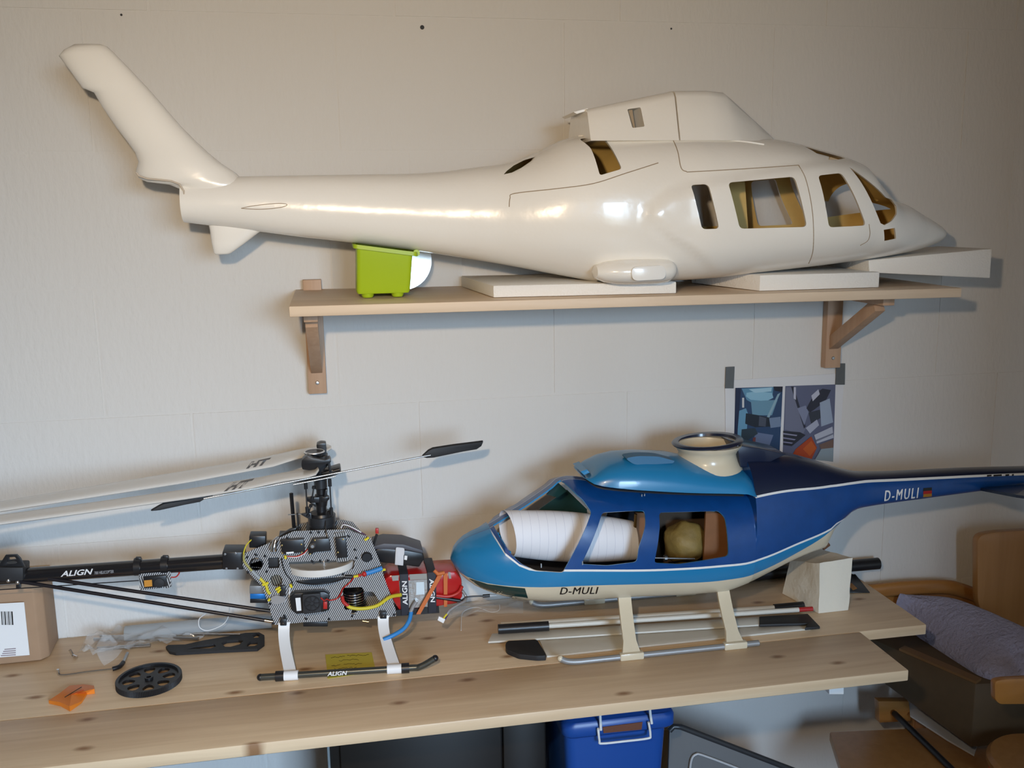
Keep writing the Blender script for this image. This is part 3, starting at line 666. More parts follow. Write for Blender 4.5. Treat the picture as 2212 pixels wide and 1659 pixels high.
# air intake on top of the cowl (dark matt panel)
cow_b = MB()
gp = [U(x, y, HY-.035) for x, y in rounded([(1343, 984), (1372, 979.5), (1415, 980.5), (1450, 990), (1446, 995), (1395, 998), (1362, 998)], 10)]
MB().prism([[Vector((p.x, HY-.055+(i and 0), p.z)) for i, p in enumerate(gp)]], (0, .03, 0)).build('intake_panel', mat('dull_blue_panel', (.045, .16, .30), .6), bh)
# cream rotor fairing with navy lip
rc = U(1527, 1000, HY); ze = U(1527, 957, HY).z
MB().lathe((rc.x, HY, rc.z-.02), [(.072, 0), (.068, .014), (.060, .028), (.056, .042), (.060, .050), (.067, ze-rc.z+.018), (.0675, ze-rc.z+.021), (.052, ze-rc.z+.019), (.048, ze-rc.z+.006), (.042, .040), (.001, .039)], 48).build('rotor_fairing', cream, bh, True, 60)
MB().lathe((rc.x, HY, ze+.001), [(.068, 0), (.070, .003), (.067, .0062), (.056, .0052), (.055, 0), (.068, 0)], 48, (-.07, .03, 1)).build('fairing_lip', navy, bh, True, 60)
pxpoly('fairing_fillet', [(1592, 962), (1640, 968), (1700, 981), (1640, 1010), (1600, 1010)], HY-.04, .08, navy, bh, bevel=.008)
tube('cowl_gap', onpath(blue_bvh, [(1266, 1036), (1289, 1052), (1320, 1058), (1367, 1062), (1462, 1067.5), (1560, 1070), (1606, 1071)], 6, -.001), .0032, mat('gap_shade', (.02, .018, .02), .8), bh)  # dark tube painted in for the shade in the gap under the cowl
# windscreen of the chin (tinted glass under the nose)
gpx = [(1012, 1249), (1054, 1262), (1101, 1268), (1134, 1271), (1142, 1297), (1110, 1295), (1079, 1287), (1045, 1274)]
decal('chin_window', gpx, blue_bvh, tglass, bh)
# lettering
dark = mat('black_lettering', (.01, .01, .01), .4)
pxtext('registration', 'D-MULI', (1209, 1284.5), (1293, 1283), (1209, 1269.5), HY-.095, dark, bh, shear=.25, fat=.035, conform=blue_bvh, font_space=1.1)
pxtext('registration', 'D-MULI', (1910, 1083), (1985, 1076), (1910, 1060), HY-.036, white, bh, shear=.2, fat=.05, conform=blue_bvh, font_space=1.3)
for i, (nm, c) in enumerate((('flag_black', (.01, .01, .01)), ('flag_red', (.35, .01, .01)), ('flag_gold', (.4, .18, .02)))):
    y0 = 1054.5+i*6.6; decal('flag_stripe', [(1995, y0), (2013, y0-1.6), (2013, y0+5), (1994, y0+6.6)], blue_bvh, mat(nm, c, .5), bh, cuts=1)
for x0, x1 in ((2132, 2142), (2146, 2164), (2172, 2180), (2186, 2190)): decal('stripe_dash', [(x0, 1026-(x0-2132)*.03), (x1, 1025.5-(x1-2132)*.03), (x1, 1029-(x1-2132)*.03), (x0, 1029.5-(x0-2132)*.03)], blue_bvh, dark, bh, cuts=1)  # short dark dashes for unreadable lettering on the boom stripe
# door hinges and worn chips
for x, y in ((1386, 1071), (1392, 1070), (1169, 1222), (1258, 1216)):
    MB().box(on(blue_bvh, x, y, .001) or U(x, y, HY-.1), (.002, .003, .007)).build('hinge', steel, bh)
# skids
skm = mat('grey_skid_tube', (.36, .36, .36), .45, .5)
kz = BT+.0055
def sk(px, py): return UZ(px, py, kz)
a_, b_ = sk(1240, 1424), sk(1640, 1390); yk = (a_.y+b_.y)/2-.004
def skid(sgn):
    Y = yk if sgn < 0 else 2*HY-yk
    p0, p1 = U(1210, 1414, yk), U(1228, 1423, yk)
    path = [Vector((p0.x, Y, kz+.010)), Vector((p1.x-.003, Y, kz+.003)), Vector((p1.x+.02, Y, kz)), Vector((a_.x+.05, Y, kz)), Vector((b_.x, Y, kz))]
    so = tube('skid_tube', smoothpath(path, 6), .0055, skm, bh, 12)
    MB().sphere(path[0], .0058, 12).build('skid_cap', cream, so, True)
    for (xt, yt_, xb, yb_, hw) in ((1353, 1292, 1364, 1408, .0125), (1567, 1282, 1588, 1380, .0125)):
        T = U(xt, yt_, HY-.07); Bm = U(xb, yb_, yk); xb_w = Bm.x
        y_at = lambda u: (HY+sgn*.055)+(Y-(HY+sgn*.055))*(u**1.15)
        pts = [Vector((T.x+(xb_w-T.x)*u, y_at(u), T.z+.008+(kz+.004-T.z-.008)*(u**.92))) for u in np.linspace(0, 1, 10)]
        R = []
        for i, p in enumerate(pts):
            w = hw*(1.0 if i < 8 else 1.0+.22*(i-7)); R.append([p+Vector((-w, -.003, 0)), p+Vector((w, -.003, 0)), p+Vector((w, .004, 0)), p+Vector((-w, .004, 0))])
        lg = MB().rings(R).build('skid_leg', cream, bh, True, 40)
        MB().box((xb_w, Y, kz+.001), (.046, .0135, .0135)).build('skid_clamp', cream, lg, bevel=.002)
skid(-1); skid(1)
tube('tail_peg', [U(1775, 1182, HY), U(1788, 1172, HY)], .008, mat('rust_brown', (.18, .07, .03), .6), bh)
# tailplane stub at the right edge
MB().hexa([U(2118, 1060, HY-.03), U(2230, 1050, HY-.03), U(2235, 1080, HY-.14), U(2195, 1075, HY-.14)], [p+Vector((0, 0, .006)) for p in (U(2118, 1060, HY-.03), U(2230, 1050, HY-.03), U(2235, 1080, HY-.14), U(2195, 1075, HY-.14))]).build('tailplane', navy, bh)

# rolled lined paper in the nose
lined = stripes('lined_paper', (.80, .80, .84), (.42, .42, .52), (1, 0, -.02), .0165, .975, .7, 0, .02)
ax0, ax1 = U(1096, 1151, HY-.016), U(1367, 1166, HY-.012); Rr = MB(); n = 44; m_ = 16; vs = []
for i in range(m_):
    u = i/(m_-1); c = ax0+(ax1-ax0)*u; ry, rz = .042-.004*u, .046-.006*u+.009*math.sin(math.pi*u)
    for k in range(n):
        a = math.radians(-118)+2*math.pi*1.1*k/(n-1); sc = 1-.10*k/(n-1)
        sk_ = .010*(1-u)*math.cos(a+.4); vs.append(c+Vector((sk_, -ry*sc*math.cos(a), rz*sc*math.sin(a))))
Rr.add(vs, [(i*n+k, i*n+k+1, (i+1)*n+k+1, (i+1)*n+k) for i in range(m_-1) for k in range(n-1)])
o = Rr.build('rolled_paper', lined, None, True, 80); things_tag(o, 'rolled sheet of lined white paper stuck in the nose of the blue helicopter', 'paper')

# foam block under the tail
fbk = mat('cream_foam', (.74, .70, .60), .85, bump=(120, .001))
q0 = [(1690, 1283), (1770, 1325), (1826, 1325), (1829, 1205), (1782, 1207), (1745, 1193), (1703, 1225)]
Bz = BT+.0006
A, B, C_ = UZ(1690, 1282, Bz), UZ(1768, 1325, Bz), UZ(1832, 1318, Bz); D_ = A+(C_-B)
def up(p, px, py):  # point above base point p seen at pixel row py
    d = ray(px, py); t = ((p.y-CAM.y)/d.y); return Vector((p.x, p.y, (CAM+d*t).z))
At, Bt, Ct, Dt = A+Vector((.012, -.004, .075)), B+Vector((.0, .004, .108)), C_+Vector((.006, .004, .112)), D_+Vector((.0, 0, .100))
mm = MB().hexa([A, B, C_, D_], [At, Bt, Ct, Dt]); me = mm.mesh('foam_block', fbk)
bm = bmesh.new(); bm.from_mesh(me); bmesh.ops.subdivide_edges(bm, edges=bm.edges, cuts=7, use_grid_fill=True)
for v in bm.verts:
    if v.co.z > Bz+.008: v.co += Vector((1, 1, .3))*.004*mnoise.noise(v.co*38)
bm.to_mesh(me); bm.free(); o = link('foam_block', me, None, True, 50); things_tag(o, 'rough cream foam block propping up the blue helicopter tail', 'foam block')

# blades and rods lying under the blue helicopter
bladew = mat('aged_white_blade', (.62, .60, .54), .4)
def flat(name, px, z, th, mt, label, cat, group=None, parent=None):
    o = MB().prism([[UZ(x, y, z+th) for x, y in px]], (0, 0, -th)).build(name, mt, parent, bevel=th*.3)
    if label: things_tag(o, label, cat, group)
    return o
t_ = thing('rotor_blade', 'white rotor blade with black grip resting nearest to the skids of the blue helicopter', 'rotor blade', UZ(1400, 1390, BT), 'spare rotor blades')
flat('blade', [(1165, 1382), (1745, 1346), (1752, 1357), (1181, 1417)], BT+.0006, .004, bladew, None, None, parent=t_)
flat('blade_root', rounded([(1091, 1393), (1096, 1384), (1160, 1381), (1181, 1416), (1160, 1417), (1120, 1413), (1094, 1402)], 5), BT+.0006, .010, blackm, None, None, parent=t_)
t_ = thing('rotor_blade', 'white rotor blade with broad black tip sleeve lying under the blue helicopter', 'rotor blade', UZ(1500, 1360, BT), 'spare rotor blades')
flat('blade', [(1063, 1368), (1640, 1332), (1645, 1338), (1640, 1349), (1054, 1386)], BT+.0052, .004, bladew, None, None, parent=t_)
flat('tip_sleeve', [(1640, 1331), (1745, 1325), (1772, 1353), (1738, 1356), (1745, 1346), (1700, 1347), (1640, 1349)], BT+.0052, .006, blackm, None, None, parent=t_)
t_ = thing('antenna_rod', 'white rod with black grip and red tip lying under the blue helicopter', 'rod', UZ(1400, 1330, BT), 'rods under the blue helicopter')
A, B, C_, D_ = [UZ(x, y, BT+.0215) for x, y in ((1076, 1359), (1185, 1352), (1725, 1317), (1755, 1315))]
tube('grip', [A, B], .0095, black, t_, 12); tube('rod', [B, C_], .005, bladew, t_, 10); tube('tip', [C_, D_], .0048, mat('red_tip', (.4, .02, .02), .4), t_, 10)
t_ = thing('antenna_rod', 'thin white rod with black end sleeve farthest back under the blue helicopter', 'rod', UZ(1400, 1320, BT), 'rods under the blue helicopter')
A, B, C_ = [UZ(x, y, BT+.006) for x, y in ((1082, 1349), (1672, 1312), (1735, 1306))]
tube('rod', [A, B], .0045, bladew, t_, 10); tube('end_sleeve', [B, C_], .0068, black, t_, 10)
# black tube, plate behind the foam block
o = tube('black_tube', [Vector((U(1560, 1262, -.028).x, -.028, BT+.0145)), Vector((U(1897, 1218, -.028).x, -.028, BT+.0145))], .0135, black, None, 20); things_tag(o, 'black tube lying along the wall behind the foam block', 'tube')
o = flat('black_plate', [(1800, 1243), (1848, 1240), (1879, 1279), (1836, 1279)], BT+.0006, .002, black, 'small black plate with orange print beside the foam block at the bench corner', 'plate')
flat('orange_print', [(1831, 1263), (1840, 1259), (1852, 1271), (1843, 1275)], BT+.0027, .0003, mat('orange_print', (.45, .17, .02), .5), None, None, parent=o)

# ------------------------------------------------------------------ black electric helicopter
TY, NP, FP = -.15, -.185, -.115            # centre, near plate, far plate
tx = thing('model_helicopter', 'bare electric model helicopter with striped carbon side frame and folded white rotor blades', 'model helicopter', (-.06, TY, BT))
nearplate = [(524, 1198), (545, 1188), (581, 1173.5), (604, 1162), (634.5, 1147.5), (710, 1144.6), (753, 1144), (765, 1150), (800, 1160.5), (808, 1182), (823, 1220), (828, 1241.5), (841.5, 1280), (855, 1319), (855, 1331), (821, 1336), (720, 1341), (659, 1344), (594, 1350), (587, 1330), (582.5, 1312), (575, 1291), (566.5, 1267.5), (543, 1243), (524.6, 1224)]
holes = [rounded([(579, 1205), (603, 1204), (604, 1227), (580, 1228)], 3), [(c, d) for c, d in arcpts((597, 1254), 13, 0, 2*math.pi*.96, 14)],
         rounded([(740, 1270), (783, 1268), (786, 1278), (806, 1278), (822, 1302), (818, 1311), (744, 1318)], 5),
         rounded([(623, 1214), (767, 1209), (764, 1228), (740, 1238), (650, 1240), (628, 1231)], 4),
         rounded([(745, 1243), (762, 1241), (763, 1248), (746, 1250)], 2)]
pxpoly('side_frame', nearplate, NP, .002, carbon, tx, holes)
pxpoly('side_frame', [(540, 1200), (581, 1172), (612, 1152), (645, 1133), (740, 1123), (762, 1128), (780, 1148), (800, 1165), (822, 1225), (852, 1322), (800, 1332), (600, 1340), (575, 1285), (530, 1225)], FP, .002, carbon, tx)
# inside darkness: bearing blocks and structure between the plates
for (x0, y0, x1, y1, nm) in ((600, 1170, 645, 1185, 'frame_spacer'), (640, 1252, 745, 1262, 'gear_mount'), (660, 1150, 715, 1165, 'mast_block'), (800, 1190, 812, 1215, 'frame_spacer'), (600, 1330, 680, 1342, 'bottom_spacer'), (655, 1343, 708, 1354, 'bottom_plate')):
    pxbox(nm, x0, y0, x1, y1, NP+.003, .064, black, tx)
for x, y in ((534, 1203), (553, 1198), (573, 1201), (536, 1236), (576, 1234), (672, 1150), (688, 1149), (704, 1149), (675, 1212), (692, 1211), (708, 1210), (678, 1260), (695, 1258), (712, 1257), (741, 1240), (753, 1158), (622, 1162), (584, 1304), (615, 1330), (661, 1336), (711, 1337), (761, 1330), (590, 1346), (851, 1327), (770, 1205), (803, 1206), (818, 1226), (767, 1187)):
    c = U(x, y, NP); MB().lathe(c, [(.0026, 0), (.0026, .0016), (.0012, .0018), (.0012, .0008), (0, .0008)], 10, (0, -1, 0)).build('frame_screw', black, tx, True)
c = U(554, 1218, NP); MB().lathe(c, [(.0125, 0), (.0125, .002), (.0105, .003), (.0105, -.004), (.004, -.004), (0, -.002)], 24, (0, -1, 0)).build('bearing', black, tx, True)
pxbox('inner_block', 576, 1203, 606, 1230, NP+.012, .02, blackm, tx)
c = U(597, 1254, NP+.01); MB().cyl(c, c+Vector((0, .04, 0)), .014).build('pulley', stripes('pulley_teeth', (.02, .02, .02), (.35, .3, .22), (1, 0, .3), .004), tx, True)
c = U(792, 1202, NP); MB().lathe(c, [(.010, 0), (.010, .004), (.008, .006), (0, .006)], 20, (0, -1, 0)).build('frame_knob', black, tx, True)
# gyro, boom clamp, chrome post
pxbox('gyro', 538, 1158, 574, 1184, NP+.01, .03, black, tx, .002)
pxbox('boom_clamp', 480, 1193, 526, 1231, NP+.012, .045, black, tx, .002)
for x, y in ((486, 1197), (509, 1195), (489, 1228), (513, 1228)):
    c = U(x, y, NP+.012); MB().lathe(c, [(.0022, 0), (.0022, .0012), (0, .0014)], 8, (0, -1, 0)).build('clamp_screw', steel, tx)
tube('chrome_post', [U(600, 1163, NP+.004), U(594, 1170, NP-.01), U(591, 1182, NP-.014), U(591, 1188, NP-.012)], [.004, .0055, .0055, .0065], chrome, tx, 12)
# servos
def servo(q, nm='servo', screws=(), d=.013):
    s_ = pxpoly(nm, q, NP-d, d-.0005, black, tx, bevel=.0012)
    for x, y in screws:
        c = U(x, y, NP-d); MB().lathe(c, [(.0016, 0), (.0016, .0008), (0, .001)], 8, (0, -1, 0)).build('servo_screw', gold, s_)
    return s_
s1 = servo([(606, 1168), (656, 1165), (659, 1193), (609, 1198)], screws=((609, 1178), (651, 1176), (610, 1195), (652, 1193)))
pxpoly('servo_label', [(618, 1193), (634, 1191.5), (635, 1195), (619, 1196.5)], NP-.0136, .0003, whitep, s1)
s2 = servo([(675, 1165), (711, 1163), (715, 1190), (681, 1193), (668, 1200), (665, 1188)], 'bell_crank', ((680, 1167), (670, 1197)))
c = U(675, 1179, NP-.014); MB().lathe(c, [(.005, 0), (.005, .002), (.003, .004), (0, .004)], 16, (0, -1, 0)).build('crank_bearing', steel, s2, True)
s3 = servo([(724, 1163), (747, 1161), (751, 1204), (728, 1206)], screws=((741, 1165), (730, 1193)))
for q in ([(722, 1152), (747, 1149), (748, 1157), (723, 1160)], [(726, 1206), (751, 1204), (752, 1212), (728, 1214)]):
    pxpoly('servo_tab', q, NP-.004, .003, stripes('weave_tab', (.03, .03, .03), (.7, .7, .7), (1, 0, .2), .004), s3)
tube('servo_pushrod', [U(709, 1165, NP-.008), U(704, 1147, NP-.004), U(703, 1125, NP+.01)], .0012, black, tx, 6)
# white main gear showing through the slot
gc = Vector((U(694, 1226, TY).x, TY, U(694, 1230, NP).z)); 
MB().lathe(gc, [(.010, -.004), (.050, -.004), (.050, -.006), (.0635, -.007), (.0645, -.002), (.0645, .006), (.0600, .0065), (.050, .0015), (.010, .0015)], 64, (0, .045, 1)).build('main_gear', mat('ivory_nylon', (.72, .70, .66), .4), tx, True)
MB().lathe(gc, [(.010, -.03), (.058, -.021), (.058, -.018), (.010, -.018)], 48).build('autorotation_gear', black, tx, True)
# speed controller with fan
ec = pxpoly('speed_controller', [(625, 1291), (636, 1282), (700, 1279), (712, 1284), (711, 1318), (700, 1322), (640, 1327), (629, 1318)], NP-.018, .017, black, tx, bevel=.002)
pxpoly('controller_label', [(638, 1292), (649, 1291), (651, 1319), (641, 1320)], NP-.0186, .0004, whitep, ec)
pxpoly('cooling_fan', rounded([(653, 1285), (692, 1282), (694, 1322), (655, 1327)], 4), NP-.028, .010, blackm, ec, bevel=.001)
c = U(674, 1304, NP-.0282)
MB().lathe(c, [(.013, 0), (.0135, .0008), (.015, .0008), (.0155, 0), (.013, 0)], 24, (0, -1, 0)).build('fan_ring', black, ec, True)
for k in range(7):
    a = 2*math.pi*k/7; MB().box(c+Vector((math.cos(a)*.008, -.0004, math.sin(a)*.008)), (.010, .0012, .003), Matrix.Rotation(-a, 3, 'Y')).build('fan_blade', black, ec)
tube('fan_wire', [U(693, 1291, NP-.028), U(700, 1298, NP-.03), U(706, 1294, NP-.028), U(712, 1297, NP-.02)], .0013, mat('red_wire', (.45, .02, .015), .4), ec, 6)
pxbox('capacitor', 698, 1300, 707, 1316, NP-.021, .005, MATS['red_wire'], ec)
# motor
mo = U(765, 1312, TY-.012); mh = U(765, 1268, TY-.012).z-mo.z
MB().lathe((mo.x, TY-.012, mo.z-.006), [(.0225, 0), (.0235, .003), (.0235, .014), (.0225, .015), (.0225, .017)]+[q for i in range(5) for q in ((.0205, .017+i*.005), (.0205, .0195+i*.005), (.0175, .020+i*.005), (.0175, .0215+i*.005))]+[(.019, mh+.004), (.0, mh+.004)], 32).build('motor', mat('motor_black', (.02, .02, .022), .2, .6), tx, True)
for i in range(5): MB().lathe((mo.x, TY-.012, mo.z-.006+.0175+i*.005), [(.0208, 0), (.0210, .0010), (.0208, .002)], 32).build('motor_fin', chrome, tx, True)
MB().lathe((mo.x, TY-.012, mo.z-.003), [(.0238, 0), (.0240, .001), (.0238, .002)], 32).build('motor_ring', chrome, tx, True)
# wiring
yel = mat('yellow_sleeve', (.62, .52, .03), .5); red = MATS['red_wire']; bw = mat('blue_sleeve', (.03, .22, .55), .45)
def wire(nm, px, Y, r, mt, n=6):
    Ys = Y if isinstance(Y, (list, tuple)) else [Y]*len(px)
    return tube(nm, smoothpath([U(x, y, q) for (x, y), q in zip(px, Ys)], n), r, mt, tx, 8)
wire('motor_lead', [(739, 1288), (742, 1300), (752, 1309)], NP-.004, .0035, red)
wire('motor_lead', [(750, 1308), (760, 1313), (785, 1314.5), (815, 1308), (842, 1290), (866, 1285)], [NP-.004]*4+[NP-.008, NP-.02], .0036, yel)
wire('red_lead', [(712, 1297), (728, 1293), (737, 1280), (741, 1271), (756, 1258), (764, 1248), (778, 1240)], NP-.004, .0013, red)
wire('red_lead', [(772, 1246), (782, 1241), (790, 1238)], NP-.005, .002, red)
wire('blue_plug', [(787, 1239), (800, 1236), (826, 1227)], NP-.006, .0048, bw)
MB().sphere(U(787, 1240, NP-.008), .0052, 12).build('red_cap', red, tx, True)
wire('black_plug', [(745, 1246), (760, 1246)], NP-.003, .004, black)
wire('sensor_lead', [(543, 1166), (532, 1178), (527, 1192), (526, 1205), (530, 1218), (545, 1235)], NP-.004, .0012, yel)
wire('sensor_sleeve', [(527, 1197), (528, 1213), (544, 1233)], NP-.004, .0022, mat('olive_sleeve', (.35, .32, .1), .5))
wire('grey_sleeve', [(544, 1233), (561, 1250)], NP-.004, .0034, mat('grey_sleeve', (.3, .32, .33), .5))
wire('yellow_sleeve', [(560, 1248), (574, 1263), (578, 1276), (583, 1283)], NP-.004, .003, yel)
wire('servo_lead', [(665, 1186), (655, 1196), (640, 1202), (620, 1202)], NP-.003, .0011, red)
wire('servo_lead', [(665, 1188), (655, 1198), (640, 1204), (622, 1203)], NP-.003, .0008, whitep)
wire('black_lead', [(608, 1205), (611, 1222), (618, 1240), (630, 1255), (631, 1266)], NP-.003, .0012, black)
wire('white_lead', [(627, 1268), (625, 1280), (626, 1290)], NP-.003, .0014, whitep)
wire('upper_lead', [(738, 1140), (742, 1133), (752, 1136), (768, 1145), (785, 1153), (790, 1157)], NP+.004, .0016, mat('purple_wire', (.08, .02, .06), .4))
wire('upper_lead', [(737, 1141), (741, 1134), (750, 1135), (766, 1142), (780, 1150)], NP+.002, .001, whitep)
for (x, y, x2, y2) in ((567, 1264, 580, 1259), (596, 1274, 606, 1268), (600, 1280, 607, 1272), (627, 1262, 630, 1269), (616, 1200, 617, 1207), (764, 1246, 774, 1244), (788, 1167, 797, 1161), (580, 1298, 583, 1293), (824, 1232, 833, 1230)):
    tube('cable_tie', [U(x, y, NP-.006), U(x2, y2, NP-.006)], .0024, mat('yellow_tie', (.72, .60, .02), .4), tx, 6)
pxbox('plug_cluster', 604, 1266, 617, 1288, NP-.008, .007, black, tx)
pxpoly('tape_patch', rounded([(584, 1291), (596, 1286), (616, 1290), (618, 1300), (600, 1306), (588, 1304)], 4), NP-.005, .004, mat('silver_tape', (.42, .42, .43), .3, .5), tx)
# rear servo behind the frame
r_ = pxbox('rear_servo', 539, 1266, 575, 1283, FP-.04, .03, mat('grey_metal', (.28, .29, .30), .4, .5), tx)
pxbox('rear_servo_band', 540, 1283, 575, 1294, FP-.04, .03, mat('blue_anodised', (.02, .2, .6), .35, .4), tx)
pxbox('rear_servo_base', 540, 1294, 578, 1303, FP-.038, .03, black, tx)
# receiver with velcro strap at the front
rcv = pxpoly('receiver', [(812, 1187), (826, 1184), (880, 1189), (914, 1195), (917, 1208), (910, 1218), (906, 1226), (855, 1219), (816, 1215), (808, 1200)], TY-.026, .05, black, tx, bevel=.004)
pxpoly('receiver_cover', [(804, 1181), (830, 1174), (872, 1176), (914, 1189), (914, 1196), (870, 1187), (808, 1187)], TY-.03, .058, mat('grey_shell', (.07, .07, .085), .5), rcv, bevel=.002)
pxpoly('velcro_strap', [(855, 1182), (873, 1184), (871, 1222), (853, 1220)], TY-.029, .003, mat('white_velcro', (.62, .62, .64), .8), rcv, bevel=.0005)
pxpoly('strap_end', rounded([(855, 1182), (874, 1184), (873, 1200), (866, 1204), (857, 1200)], 4), TY-.0305, .0015, MATS['white_velcro'], rcv)
pxpoly('receiver_sticker', [(874, 1200), (880, 1201), (879, 1210), (873, 1209)], TY-.0265, .0004, whitep, rcv)
tube('spare_plug_lead', [U(806, 1178, TY-.02), U(810, 1166, TY-.03), U(814, 1154, TY-.03)], .0024, blackm, tx)
pxbox('red_plug', 811, 1142, 818, 1153, TY-.034, .006, red, tx, .0008)
# battery
bat = pxpoly('battery_pack', [(829, 1252), (842, 1243), (985, 1234), (998, 1252), (1000, 1290), (988, 1305), (940, 1312), (862, 1320), (850, 1300)], TY-.034, .07, mat('red_battery', (.42, .012, .012), .25, coat=.4), tx, bevel=.005)
pxpoly('tray', [(855, 1318), (948, 1310), (949, 1324), (857, 1331)], TY-.036, .074, black, tx)
pxpoly('foil_label', [(862, 1255), (932, 1251), (934, 1310), (866, 1315)], TY-.0352, .0008, mat('silver_foil', (.50, .49, .47), .25, .7, bump=(70, .002)), bat)
pxpoly('paper_label', [(899, 1258), (916, 1257), (917, 1284), (899, 1285)], TY-.0358, .0004, mat('pale_blue_label', (.6, .7, .76), .5), bat)
for q in ([(846, 1244), (861, 1243), (861, 1254), (848, 1255)], [(884, 1241), (922, 1239), (923, 1251), (886, 1253)], [(968, 1236), (973, 1236), (975, 1250), (970, 1250)]):
    pxpoly('tape_piece', q, TY-.0356, .001, mat('grey_tape_piece', (.30, .29, .27), .5), bat)
strapm = mat('charcoal_strap', (.022, .024, .035), .7)
for (q, up_) in (([(863, 1241), (882, 1240), (884, 1329), (867, 1330)], True), ([(923, 1237), (942, 1236), (943, 1323), (925, 1325)], False)):
    s_ = pxpoly('battery_strap', q, TY-.039, .080, strapm, bat, bevel=.001)
    x0, x1 = q[3][0], q[2][0]
    if up_: o_ = U(x1-3, 1306, TY-.039); text('strap_lettering', 'ALIGN', o_, U(x1-5, 1255, TY-.039)-o_, U(x0+3, 1306, TY-.039)-o_, whitep, s_, bold=.02)
    else: o_ = U(x0+2, 1250, TY-.039); text('strap_lettering', 'ALIGN', o_, U(x0+5, 1300, TY-.039)-o_, U(x1-6, 1250, TY-.039)-o_, whitep, s_, bold=.02)
orange = mat('orange_band', (.55, .14, .03), .6)
pxpoly('rubber_band', [(947, 1240), (956, 1242), (908, 1327), (899, 1327)], TY-.0420, .001, orange, bat)
pxpoly('rubber_band', [(958, 1240), (967, 1238), (966, 1311), (959, 1311)], TY-.0376, .001, orange, bat)
tube('band_knot', [U(938, 1232, TY-.04), U(946, 1240, TY-.042), U(960, 1237, TY-.04)], .004, orange, bat)
wire('battery_lead', [(942, 1286), (970, 1288), (990, 1280), (998, 1266)], TY-.038, .0035, red)
wire('battery_lead', [(942, 1290), (970, 1294), (995, 1298)], TY-.038, .0035, black)
wire('balance_lead', [(998, 1275), (1006, 1288), (1004, 1298), (990, 1306), (972, 1318), (965, 1328)], [TY-.03, TY-.03, TY-.04, TY-.05, TY-.06, TY-.065], .0028, MATS['silver_tape'])
wire('balance_lead', [(966, 1326), (960, 1333), (958, 1338)], TY-.066, .002, yel)
wire('balance_lead', [(968, 1326), (963, 1334), (961, 1338)], TY-.064, .002, mat('purple_lead', (.05, .02, .1), .4))
pxpoly('balance_plug', [(948, 1332), (962, 1338), (958, 1347), (945, 1340)], TY-.068, .006, whitep, tx, bevel=.0006)
wire('bullet_lead', [(996, 1298), (1008, 1290), (1030, 1288), (1043, 1287.5)], TY-.035, .0016, black)
wire('bullet_sleeve', [(1043, 1287.5), (1058, 1286.5)], TY-.035, .0032, black)
wire('bullet_tip', [(1058, 1286.5), (1072, 1286)], TY-.035, .0018, mat('translucent_tip', (.5, .5, .5), .3))
wire('blue_tube', [(888, 1322), (884, 1340), (872, 1358), (850, 1372), (828, 1382)], [TY-.04, TY-.05, TY-.06, TY-.07, TY-.075], .0042, bw)
wire('silver_lead', [(900, 1298), (892, 1310), (887, 1322)], TY-.040, .004, MATS['silver_tape'])
wire('gold_tip', [(783, 1341), (796, 1343)], TY-.02, .002, gold)
# skids
skz = BT+.0096; dsk = mat('gunmetal_tube', (.10, .105, .095), .3, .7)
A, B = UZ(562, 1463, skz), UZ(880, 1443, skz); Cb = UZ(918, 1437, skz+.006); T_ = UZ(940, 1421, skz+.012)
T_ = Vector((UZ(940, 1421, skz).x, Cb.y, skz+.022)); T_ = U(940, 1422, B.y-.004)
fs_ = tube('skid_tube', smoothpath([A, (A+B)/2, B, U(908, 1440, B.y-.003), T_], 6), .0058, dsk, tx, 14)
MB().sphere(A, .0062, 12).build('skid_cap', black, fs_, True); MB().sphere(T_, .0062, 12).build('skid_cap', black, fs_, True)
d_ = (B-A).normalized()
def alongsk(px, py=None):
    t = (px-562)/(880-562); return A+(B-A)*t
MB().tube([alongsk(595)-d_*.0, alongsk(613)], .0092, 14).build('skid_clamp', black, fs_, True)
MB().tube([alongsk(867), alongsk(884)], .0092, 14).build('skid_clamp', black, fs_, True)
TYs = alongsk(735).y-.0075; text('skid_lettering', 'ALIGN', U(707, 1460, TYs), U(750, 1457.5, TYs)-U(707, 1460, TYs), U(707, 1451, TYs)-U(707, 1460, TYs), whitep, fs_, shear=.2, bold=.02, off=.001)
mid = 2*TY
def sleg(xt, yt, xb, wpx, far=False):
    Tp = U(xt, yt, NP-.002); Bp = alongsk(xb) if True else None
    if far: Tp = Vector((Tp.x, mid-Tp.y, Tp.z)); Bp = Vector((Bp.x, min(-.02, mid-Bp.y), Bp.z))
    R = []
    for i, u in enumerate(np.linspace(0, 1, 14)):
        s_ = u**1.9 if not far else u**1.9
        x = Tp.x+(Bp.x-Tp.x)*u-.010*math.sin(math.pi*u)*(0 if far else 1)*.6; y = Tp.y+(Bp.y-Tp.y)*s_; z = Tp.z+(Bp.z+.004-Tp.z)*u
        w = wpx/2*(1+.12*abs(u-.5)); R.append([Vector((x-w, y-.0015, z)), Vector((x+w, y-.0015, z)), Vector((x+w, y+.0015, z)), Vector((x-w, y+.0015, z))])
    lg = MB().rings(R).build('skid_leg', whitep, tx, True, 50)
    MB().tube([Bp-d_*.0135, Bp+d_*.0135], .0088, 14).build('skid_sleeve', whitep, lg, True); return lg
sleg(614, 1344, 627, .020); sleg(828, 1330, 852, .020)
for x0, y0 in ((605, 1338), (821, 1323)):
    bk = pxbox('leg_mount', x0, y0, x0+14, y0+14, NP-.012, .012, black, tx); c = U(x0+7, y0+8, NP-.0122); MB().sphere(c, .0016, 8).build('mount_screw', chrome, bk)
